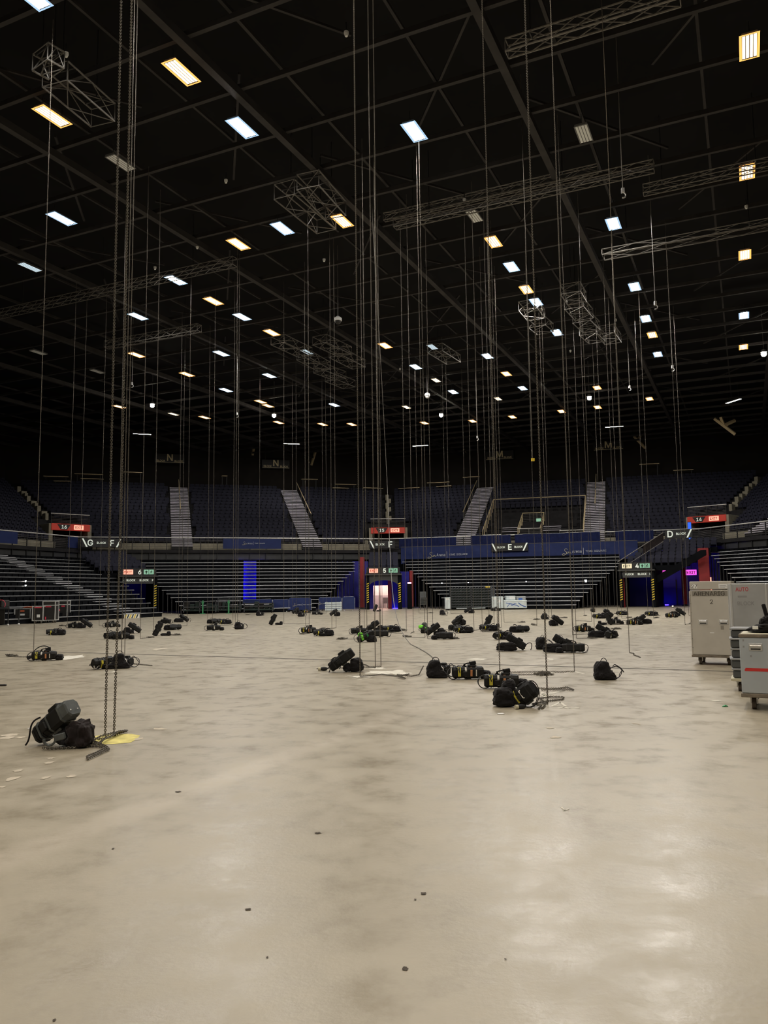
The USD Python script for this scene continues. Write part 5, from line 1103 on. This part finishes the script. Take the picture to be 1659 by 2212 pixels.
P = spline([at_z(820, 700, GRID_Z + .2), at_y(832, 960, 33), at_y(836, 1040, 33), at_y(842, 1180, 31), at_y(856, 1330, 27), at_z(886, 1392) + [0, 0, .02], at_z(940, 1428) + [0, 0, .012]], 60); P[:, 2] = np.maximum(P[:, 2], .012); b.tube(P, .012, 5); b.build('cord', 'cable_grey', t, 40)
q = at_y(1151, 993, 26); t = thing('chain_tag', 'small yellow tag on a chain right of centre', 'tag', tuple(q)); MB().cbox(-.06, .06, -.02, .02, -.05, .05, .005).build('plate', 'hazard_yellow', t); MB().cyl((0, .03, .05), (0, .03, DECK_Z + .01 - q[2]), .012, 5).build('line', 'chain_steel', t)

# ---------------------------------------------------------------- flight cases at the right
def edge_strips(b, W, D, z0, z1, e=.03, o=.006, t=None, material='case_edge'):
    for x in (-W / 2, W / 2):
        for y in (-D / 2, D / 2): MB().cbox(x - e / 2 + o * np.sign(x), x + e / 2 + o * np.sign(x), y - e / 2, y + e / 2, z0, z1, .004).build('edge_trim', material, t)
def latch_handle(t, x, y, z, w=.17, h=.1, bright='steel'):
    MB().cbox(x - w / 2, x + w / 2, y - .008, y, z - h / 2, z + h / 2, .004).build('handle_dish', 'case_edge', t)
    MB().box(x - w * .36, x + w * .36, y - .0095, y - .008, z - h * .36, z - h * .2).build('dish_shadow_gap', 'rail_dark', t)
    b = MB(); b.tube([(x - w * .42, y - .01, z + h * .3), (x - w * .4, y - .035, z + h * .2), (x + w * .4, y - .035, z + h * .2), (x + w * .42, y - .01, z + h * .3)], .008, 6); b.build('handle_bar', bright, t)
def casters(t, W, D, h, r=.07):
    for x in (-W / 2 + .13, W / 2 - .13):
        for y in (-D / 2 + .13, D / 2 - .13):
            c = sub(t, 'caster'); b = MB(); b.cyl((x - .025, y + .03, r), (x + .025, y + .03, r), r, 16); b.build('wheel', 'caster', c, 40)
            b = MB(); b.box(x - .05, x + .05, y - .05, y + .06, h - .015, h); b.box(x - .042, x - .032, y - .03, y + .06, r, h); b.box(x + .032, x + .042, y - .03, y + .06, r, h); b.build('fork', 'steel', c)
q = at_z(1543, 1437); CW, CD = .80, .75; ang = -28
d_ = np.array([math.sin(math.radians(-ang)), math.cos(math.radians(-ang))])
c1 = thing('flight_case', 'tall grey flight case numbered 27 with big dark stencilled letters', 'flight case', (q[0] + d_[0] * CD / 2, q[1] + d_[1] * CD / 2, 0), ang)
casters(c1, CW, CD, .16); MB().cbox(-CW / 2 - .02, CW / 2 + .02, -CD / 2 - .02, CD / 2 + .02, .155, .2, .006).build('base_board', 'wood_dirty', c1)
MB().cbox(-CW / 2, CW / 2, -CD / 2, CD / 2, .2, 1.52, .012).build('body', 'case_grey', c1); MB().cbox(-CW / 2, CW / 2, -CD / 2, CD / 2, 1.53, 1.70, .012).build('lid', 'case_grey', c1)
yf = -CD / 2
edge_strips(None, CW, CD, .2, 1.5, .02, .004, c1, 'case_grey')
for z in np.linspace(.35, 1.6, 8):
    b = MB()
    for x in (-CW / 2 + .01, CW / 2 - .01): b.cyl((x, yf - .006, z), (x, yf, z), .006, 6)
    b.build('rivet', 'rail_dark', c1)
MB().box(-.36, .36, yf - .002, yf, 1.395, 1.50).build('stencil_patch', 'stencil_patch', c1); MB().text('ARENARIG', .082, -.03, yf - .002, 1.45, width=.6, depth=.001).build('lettering', 'stencil', c1)
for x in (-.29, -.21, -.135, -.05, .035, .115, .225): MB().box(x - .0028, x + .0028, yf - .0045, yf - .003, 1.405, 1.495).build('stencil_gap', 'stencil_patch', c1)
MB().text('2', .09, 0.01, yf, 1.28, bold=False, depth=.001).build('number', 'stencil', c1)
MB().box(-.36, -.25, yf - .002, yf, 1.555, 1.65).build('number_plate', 'paper_white', c1); MB().text('27', .075, -.305, yf - .002, 1.60, bold=False, depth=.001).build('number', 'stencil', c1)
MB().cbox(.16, .34, yf - .002, yf, 1.55, 1.645, .0009).build('paper_label', 'paper_white', c1)
for z, w_ in ((1.61, .12), (1.59, .14), (1.572, .1)): MB().box(.18, .18 + w_, yf - .003, yf - .002, z, z + .006).build('print_line', 'ink_grey', c1)
latch_handle(c1, -.17, yf, .87); latch_handle(c1, .22, yf, .87)
MB().box(.16, .22, yf - .002, yf, .72, .8).build('tape_patch', 'stencil_patch', c1); MB().box(-.05, .03, yf - .002, yf, .645, .66).build('chalk_mark', 'paper_white', c1)
# silver case behind, right
Yb = 13.6; a_, c_ = at_y(1583, 1300, Yb), at_y(1760, 1300, Yb)
W2 = 1.6; c2 = thing('flight_case', 'wide silver flight case with red lettering behind the others at the right edge', 'flight case', (a_[0] + W2 / 2 * math.cos(math.radians(-20)) + .12, Yb + .1, 0), -20)
H2 = 1.64; D2 = .7; casters(c2, W2, D2, .16); MB().cbox(-W2 / 2, W2 / 2, -D2 / 2, D2 / 2, .155, .2, .006).build('base_board', 'wood_dirty', c2)
yf = -D2 / 2; MB().cbox(-W2 / 2, -.262, yf, D2 / 2, .2, H2, .012).build('door', 'case_silver', c2); MB().cbox(-.258, W2 / 2, yf, D2 / 2, .2, H2, .012).build('door', 'case_silver', c2); MB().cbox(-.275, -.245, yf - .012, yf, .25, H2 - .02, .003).build('seam_strip', 'case_edge', c2)
edge_strips(None, W2, D2, .2, H2, .03, .004, c2)
MB().text('AUTO', .065, -.63, yf, 1.54, depth=.001, width=.2).build('lettering', 'ink_red', c2); MB().text('BLOCK', .06, -.58, yf, 1.30, depth=.001, width=.26).build('lettering', 'ink_grey', c2); MB().box(-.7, -.56, yf - .001, yf, 1.40, 1.43).build('smudge', 'ink_grey', c2)
b = MB(); th = np.linspace(0, 2 * np.pi, 24); ribbon([(-.08 + .062 * math.sin(x) * (1 - .25 * math.cos(x)), 1.04 + .085 * math.cos(x)) for x in th], .02, yf - .002, b); b.prism([(-.105, 1.0), (-.055, 1.0), (-.06, 1.03), (-.08, 1.1), (-.1, 1.03)], yf - .002, yf - .001, 'xz'); b.build('drop_symbol', 'paper_white', c2)
# grey crates stacked on a dolly between the cases
dq = at_y(1592, 1450, 12.3); dq = at_y(1608, 1450, 12.3); dl = thing('crate_stack_dolly', 'low pale dolly between the tall grey case and the blue-grey case', 'dolly', (dq[0], 12.3, 0), -25)
MB().cbox(-.19, .19, -.2, .3, .16, .2, .006).build('deck', 'plug_cream', dl); casters(dl, .4, .44, .16, .06)
for i in range(5):
    z = .2 + .152 * i; t = thing('grey_crate', f'grey plastic crate, {("bottom", "second", "middle", "fourth", "top")[i]} of the stack between the cases', 'crate', (dq[0] + (.01, -.015, .012, -.01, .02)[i], 12.3, z), -25 + (0, 3, -2, 2, -4)[i])
    MB().cbox(-.165, .165, -.17, .27, 0, .12, .02).build('tub', 'chair_grey', t); MB().cbox(-.18, .18, -.185, .285, .12, .15, .008).build('rim', 'crate_grey', t)
# blue-grey case in front with red tape
q0 = at_z(1618, 1530); W3, D3 = 1.2, .76; ang = -27
c3 = thing('flight_case', 'low blue-grey flight case with red tape line at the right edge', 'flight case', tuple(np.r_[at_z(1605, 1534)[:2] + W3 / 2 * np.array([math.cos(math.radians(ang)), math.sin(math.radians(ang))]) + D3 / 2 * np.array([-math.sin(math.radians(ang)), math.cos(math.radians(ang))]), 0]), ang)
casters(c3, W3, D3, .17, .075); MB().cbox(-W3 / 2 - .012, W3 / 2 + .012, -D3 / 2 - .012, D3 / 2 + .012, .165, .215, .006).build('base_board', 'wood_dirty', c3)
MB().cbox(-W3 / 2, W3 / 2, -D3 / 2, D3 / 2, .215, .93, .012).build('body', 'case_bluegrey', c3); MB().cbox(-W3 / 2 - .005, W3 / 2 + .005, -D3 / 2 - .005, D3 / 2 + .005, .93, .972, .006).build('lid', 'wood_dirty', c3); MB().box(-W3 / 2 + .02, W3 / 2 - .02, -D3 / 2 + .02, D3 / 2 - .02, .972, .976).build('lid_top', 'plug_cream', c3)
yf = -D3 / 2; latch_handle(c3, -W3 / 2 + .19, yf, .81, .16, .095)
MB().prism([(-W3 / 2 + .06, .54), (-W3 / 2 + .045, .515), (-W3 / 2 + .05, .5), (W3 / 2 - .02, .5), (W3 / 2 - .02, .54)], yf - .002, yf - .0005, 'xz').build('tape_line', 'tape_red', c3)
b = MB(); S = spline([(.09, .13), (.05, .16), (.0, .14), (.01, .09), (.06, .07), (.08, .03), (.03, -.0), (-.02, .02)], 30) * .95
ribbon(S + [-W3 / 2 + .35, .64], .017, yf - .0015, b); b.build('handwritten_letter', 'ink_blue', c3)
for x, z in ((.04, .88), (.04, .8), (.12, .68)): MB().box(-W3 / 2 + x, -W3 / 2 + x + .02, yf - .001, yf, z, z + .025).build('scuff', 'ink_grey', c3)
# black bag with upright straps on the low case
ang3 = ang; bx, by = c3.GetAttribute('xformOp:translate').Get()[0], c3.GetAttribute('xformOp:translate').Get()[1]
t = thing('rigging_bag', 'black rigging bag with straps standing up, lying on the blue-grey case', 'bag', (bx - .3 * math.cos(math.radians(27)) + .03, by + .3 * math.sin(math.radians(27)) + .02, .977), -27)
bag_part(t, (.14, 0, .06), (.78, .44, .13), 41); bag_part(t, (.06, 0, .15), (.3, .26, .16), 43, flat=False)
b = MB(); b.cbox(-.025, .025, -.015, .015, 0, .2, .01, mat4((.02, 0, .18), ry=-12)); b.cbox(-.025, .025, -.015, .015, 0, .2, .01, mat4((.09, 0, .18), ry=6)); b.build('straps', 'black_cloth', t); MB().cbox(-.16, -.09, -.2, -.185, .05, .09, .004).build('white_tag', 'paper_white', t)
q = at_z(1566, 1527); t = thing('green_scrap', 'bright green scrap of paper on the floor below the grey cases', 'scrap', tuple(q)); v = np.array([(-.04, 0, 0), (0, -.012, .012), (.045, .0, .004), (.01, .02, .02), (-.02, .02, .006)]); b = MB(); b.hull(np.vstack([v, v + [0, 0, .006]])); b.build('scrap', 'debris_green', t)
q = at_z(1082, 1543); t = thing('paper_scrap', 'small folded white paper below the nearest bag at the right', 'paper', tuple(q), 20); MB().cbox(-.04, .04, -.03, .03, 0, .012, .003).build('sheet', 'paper_white', t)
q = at_z(6, 1482); t = thing('dark_scrap', 'small dark scrap on the floor at the left edge', 'scrap', tuple(q)); MB().cbox(-.08, .06, -.02, .03, 0, .03, .008).build('scrap', 'case_black', t)
q = at_z(64, 1575); t = thing('paper_scrap', 'tiny white paper left of the nearest hoist', 'paper', tuple(q), 30); MB().cbox(-.02, .02, -.012, .012, 0, .012, .002).build('sheet', 'paper_white', t)

# ---------------------------------------------------------------- road cases and stage parts at the far left
def road_case(px, py, W, D, H, lab, labels=(), rz=8, top=None, body='case_black'):
    q = at_z(px, py); t = thing('road_case', lab, 'road case', (q[0], q[1] + D / 2, 0), rz)
    casters(t, W, D, .14, .06); MB().cbox(-W / 2, W / 2, -D / 2, D / 2, .14, H, .01).build('body', body, t); yf = -D / 2
    edge_strips(None, W, D, .14, H, .05, .006, t)
    for z in (.14, H - .05) + ((top,) if top else ()): MB().box(-W / 2, W / 2, yf - .008, yf, z, z + .045).build('front_trim', 'case_edge', t); MB().box(W / 2, W / 2 + .008, yf, D / 2, z, z + .045).build('side_trim', 'case_edge', t)
    for x0, x1, z0, z1, m_ in labels: MB().box(x0, x1, yf - .012, yf - .004, z0, z1).build('label', m_, t)
    return t
road_case(46, 1347, .82, .7, .85, 'black road case with orange and white labels at the left', [(-.12, .1, .66, .74, 'label_red_orange'), (-.12, .12, .45, .55, 'paper_white')])
road_case(79, 1347, .55, .7, .98, 'narrow black road case with a white card at the left', [(-.2, .2, .86, .92, 'label_red'), (-.05, .12, .34, .5, 'paper_white')])
road_case(103, 1346, .66, .7, 1.24, 'tall black road case with pink square label, left of two', [(-.2, .12, .88, .94, 'label_red'), (-.3, -.14, .2, .36, 'label_red')], top=.97)
road_case(132, 1342, .55, .7, 1.24, 'tall black road case with pink labels, right of two', [(-.05, .14, .86, .93, 'label_red'), (-.22, -.1, .2, .32, 'label_red'), (-.2, -.12, .62, .72, 'label_red')], top=.97)
t = thing('orange_strap_pile', 'orange straps lying on the labelled road case at the left', 'straps', (*(at_z(60, 1347)[:2] + [0, .3]), .86), -16); b = MB()
for i in range(4): b.tube(spline([(-.35, -.15 + .1 * i, .02), (-.1, -.1 + .1 * i, .06), (.15, -.12 + .09 * i, .03), (.4, -.1 + .1 * i, .05)], 16), .025, 5)
b.build('straps', 'label_red_orange', t, 40)
q = at_z(5, 1352); t = thing('stage_table', 'dark rolling stage table with trailing cables at the left edge', 'table', (q[0] - .3, q[1] + .4, 0), -14)
MB().cbox(-1.4, .95, -.5, .5, .86, .96, .01).build('table_top', 'stand_grey', t); MB().box(-1.4, .6, -.45, -.4, .1, .86).build('skirt', 'case_black', t)
for x in (-1.2, .8):
    for y in (-.4, .4): MB().cyl((x, y, .1), (x, y, .86), .03, 8).build('leg', 'rail_dark', t); MB().mesh(trimesh.creation.icosphere(1, .06), mat4((x, y, .06))).build('caster', 'steel', t)
b = MB(); b.tube(spline([(-.2, -.45, 1.35), (.0, -.46, 1.05), (.1, -.47, 1.0), (.25, -.46, 1.3), (.35, -.45, 1.35), (.6, -.46, .98)], 40), .016, 6); b.build('cable', 'label_red', t, 40); MB().cbox(-.3, .1, -.45, -.2, 1.34, 1.42, .01).build('pale_bracket', 'label_yellow', t); MB().cbox(-.25, .3, -.3, .3, .96, 1.34, .03).build('equipment', 'case_black', t)

# ---------------------------------------------------------------- barriers, carts, crates in front of the far stands
def barrier(px0, px1, Y, lab, H=1.1, cloth_on=True, logo=None):
    a, c = at_y(px0, 1300, Y), at_y(px1, 1300, Y); W = c[0] - a[0]
    t = thing('crowd_barrier', lab, 'barrier', ((a[0] + c[0]) / 2, Y, 0), 0)
    b = MB(); b.tube([(-W / 2, 0, .12), (-W / 2, 0, H - .1), (-W / 2 + .1, 0, H), (W / 2 - .1, 0, H), (W / 2, 0, H - .1), (W / 2, 0, .12)], .03, 6); b.cyl((-W / 2, 0, .2), (W / 2, 0, .2), .02, 5); b.build('frame', 'case_edge', t)
    for s_ in (-1, 1): MB().cbox(s_ * (W / 2 - .15) - .03, s_ * (W / 2 - .15) + .03, -.3, .3, 0, .06, .01).build('foot', 'case_edge', t)
    for x in np.linspace(-W / 2, W / 2, int(W / .16) + 1)[1:-1]: MB().cyl((x, 0, .2), (x, 0, H), .013, 5).build('bar', 'case_edge', t)
    if cloth_on: b = MB(); cloth(b, -W / 2, W / 2, .14, H + .02, -.06, .05, int(W * 14), 7, int(px0)); b.build('cloth_cover', 'banner_blue', t, 40)
    if logo: arena_logo(t, logo[0], logo[1], .3, -.11)
barrier(590, 624, 62.6, 'crowd barrier under plain blue cloth, left of the logo one', .98); barrier(625, 672, 62.6, 'crowd barrier under blue cloth with white logo', 1.06, True, (.2, .55)); barrier(689, 738, 63.4, 'crowd barrier under blue cloth behind the slatted white panel', 1.08, True, (-.2, .62)); barrier(740, 766, 63.6, 'bare crowd barrier in front of blue cloth, left of tunnel 5', 1.1, True)
barrier(525, 588, 63.0, 'crowd barrier under blue cloth behind the equipment cart', 1.0)
def at_floor_y(px, Y): return at_y(px, 1300, Y)[0]
t = thing('slatted_panel', 'white slatted panel leaning in front of the blue barrier cloth', 'panel', (at_floor_y(720, 62.6), 62.6, 0), 0)
for i in range(4): MB().cbox(-.66, .66, -.03, .03, .06 + .17 * i, .2 + .17 * i, .006).build('slat', 'crate_white', t)
MB().cbox(-.6, -.55, .03, .06, 0, .75, .004).build('stile', 'crate_white', t); MB().cbox(.55, .6, .03, .06, 0, .75, .004).build('stile', 'crate_white', t)
def cart(px0, px1, Y, H, lab, seed):
    x0, x1 = at_floor_y(px0, Y), at_floor_y(px1, Y); W = x1 - x0; t = thing('equipment_cart', lab, 'cart', ((x0 + x1) / 2, Y, 0), 0); rg = np.random.default_rng(seed)
    MB().cbox(-W / 2, W / 2, -.4, .4, .2, .3, .01).build('deck', 'dark_green', t)
    for x in (-W / 2 + .05, W / 2 - .05, 0): MB().cbox(x - .04, x + .04, -.42, -.34, .1, H, .01).build('post', 'stand_grey', t)
    MB().cbox(-W / 2, W / 2, -.42, -.36, H - .12, H - .04, .008).build('top_bar', 'stand_grey', t); MB().cbox(-W / 2, W / 2, -.42, -.36, .46, .54, .008).build('middle_bar', 'stand_grey', t)
    for k in range(6): x = -W / 2 + W * (k + .5) / 6; h = .2 + .45 * rg.random(); MB().cbox(x - W / 15, x + W / 15, -.25, .25, .3, .3 + h, .03).build('load', 'dark_green' if k % 3 else 'case_black', t)
    for x in (-W / 2 + .2, W / 2 - .2): MB().cyl((x - .04, 0, .1), (x + .04, 0, .1), .1, 12).build('wheel', 'black_rubber', t)
cart(528, 592, 61.0, .8, 'long dark equipment cart in front of the blue barrier cloth', 3); cart(398, 470, 60.5, 1.0, 'dark equipment cart between the green posts at the left', 4); cart(472, 522, 61.2, 1.15, 'dark equipment cart right of the green posts', 5)
for px, lab in ((438, 'green steel post, left of the pair on the dark cart'), (494, 'green steel post, right of the pair on the dark cart')):
    t = thing('steel_post', lab, 'post', (at_floor_y(px, 60.0), 60.0, 0), 0); MB().cbox(-.05, .05, -.05, .05, .02, 1.0, .01).build('shaft', 'green_steel', t); MB().cbox(-.18, .18, -.18, .18, 0, .03, .005).build('foot', 'green_steel', t); MB().cbox(-.1, .1, -.02, .02, .78, .88, .005).build('cleat', 'green_steel', t)
# steel cage of parts, crates and chairs in front of the stand right of centre
Y = 62.4; x0, x1 = at_floor_y(973, Y), at_floor_y(1060, Y); W = x1 - x0; t = thing('steel_cage', 'tall dark steel cage packed with folded frames, right of centre', 'cage', ((x0 + x1) / 2, Y, 0), 0); H = 1.75
for x in np.linspace(-W / 2, W / 2, 3):
    for y in (-.5, .5): MB().cbox(x - .04, x + .04, y - .04, y + .04, .08, H, .008).build('post', 'stand_grey', t)
for i in range(8):
    z = .2 + i * .2; MB().cbox(-W / 2, W / 2, -.54, -.48, z, z + .07, .006).build('rail', 'stand_grey', t)
    b = MB()
    for k in range(14): x = -W / 2 + W * k / 14; b.cyl((x, -.45, z), (x + W / 14, -.45, z + .2), .02, 5)
    b.build('folded_frames', 'chair_grey', t)
MB().box(-W / 2, W / 2, -.4, .45, .14, H - .1).build('packed_parts', 'dark_green', t); MB().cbox(-W / 2 + .4, W / 2 - .5, -.62, -.54, .1, .15, .006).build('foot_bar', 'crate_white', t); MB().cbox(W / 2 - .1, W / 2 + .3, -.5, .5, .1, H - .05, .02).build('end_panel', 'stand_grey', t)
MB().cbox(W / 2 - .45, W / 2 - .1, -.56, -.5, H - .04, H + .05, .01).build('yellow_clip', 'hazard_yellow', t)
def white_crate(px0, px1, Y, z, H, lab, marks=(), m_='crate_white'):
    x0, x1 = at_floor_y(px0, Y), at_floor_y(px1, Y); W = x1 - x0; t = thing('white_crate', lab, 'crate', ((x0 + x1) / 2, Y, z), 0); MB().cbox(-W / 2, W / 2, -.4, .4, 0, H, .02).build('body', m_, t); MB().cbox(-W / 2 - .015, W / 2 + .015, -.415, .415, H - .08, H - .03, .008).build('rim', m_, t)
    if z < .2:
        b = MB()
        for x in (-W / 2 + .15, W / 2 - .15): b.box(x - .08, x + .08, -.3, .3, -z, 0)
        b.build('skid', 'rail_dark', t)
    for x0_, x1_, z0, z1, mt in marks: MB().box(x0_, x1_, -.405, -.4, z0, z1).build('sticker', mt, t)
    return t
white_crate(961, 972, 61.5, .1, .9, 'white crate at the left end of the steel cage', [(-.15, .1, .7, .85, 'paper_white')]); white_crate(1062, 1086, 61.8, .1, .9, 'white crate with two pale stickers right of the steel cage', [(-.38, -.1, .68, .84, 'paper_white'), (-.02, .26, .45, .66, 'paper_white')])
wc = white_crate(1088, 1136, 61.4, .1, .62, 'wide white crate with blue swoosh print, right of the steel cage')
b = MB(); ribbon(spline([(-.75, .42), (-.2, .3), (.1, .2), (.25, .12)], 20), [.05] * 20, -.407, b); ribbon(spline([(-.65, .1), (-.5, .3), (-.4, .34), (-.3, .2), (-.1, .35), (.05, .3)], 24), .04, -.408, b); ribbon(spline([(.2, .42), (.5, .2), (.8, .1)], 14), .06, -.407, b); b.build('swoosh_print', 'crate_blue_print', wc)
white_crate(1092, 1112, 61.7, .74, .3, 'small white box on the wide crate, left of two', [(-.1, .3, .08, .28, 'paper_white')]); white_crate(1114, 1134, 61.7, .74, .26, 'small grey box on the wide crate, right of two', [(-.2, .1, -.05, .12, 'crate_blue_print')], 'crate_grey')
cs = proto('stacked_chair_source'); b = MB(); b.cbox(-.25, .25, -.25, .22, .0, .07, .02); b.build('seat', 'chair_grey', cs); b = MB(); b.cbox(-.25, .25, .2, .26, .05, .5, .02); b.build('backrest', 'chair_grey', cs); 
for x in (-.24, .24):
    for y in (-.22, .2): MB().box(x - .015, x + .015, y - .015, y + .015, -.40, 0).build('leg', 'rail_wire', cs)
for i in range(6): thing('stacked_chair', f'grey stacking chair, {ORD[i]} from the bottom of the stack right of tunnel 5', 'chair', (at_floor_y(914, 63.5), 63.5 - .02 * i, .41 + .11 * i), 0, 'stacked grey chairs', proto='/stacked_chair_source')
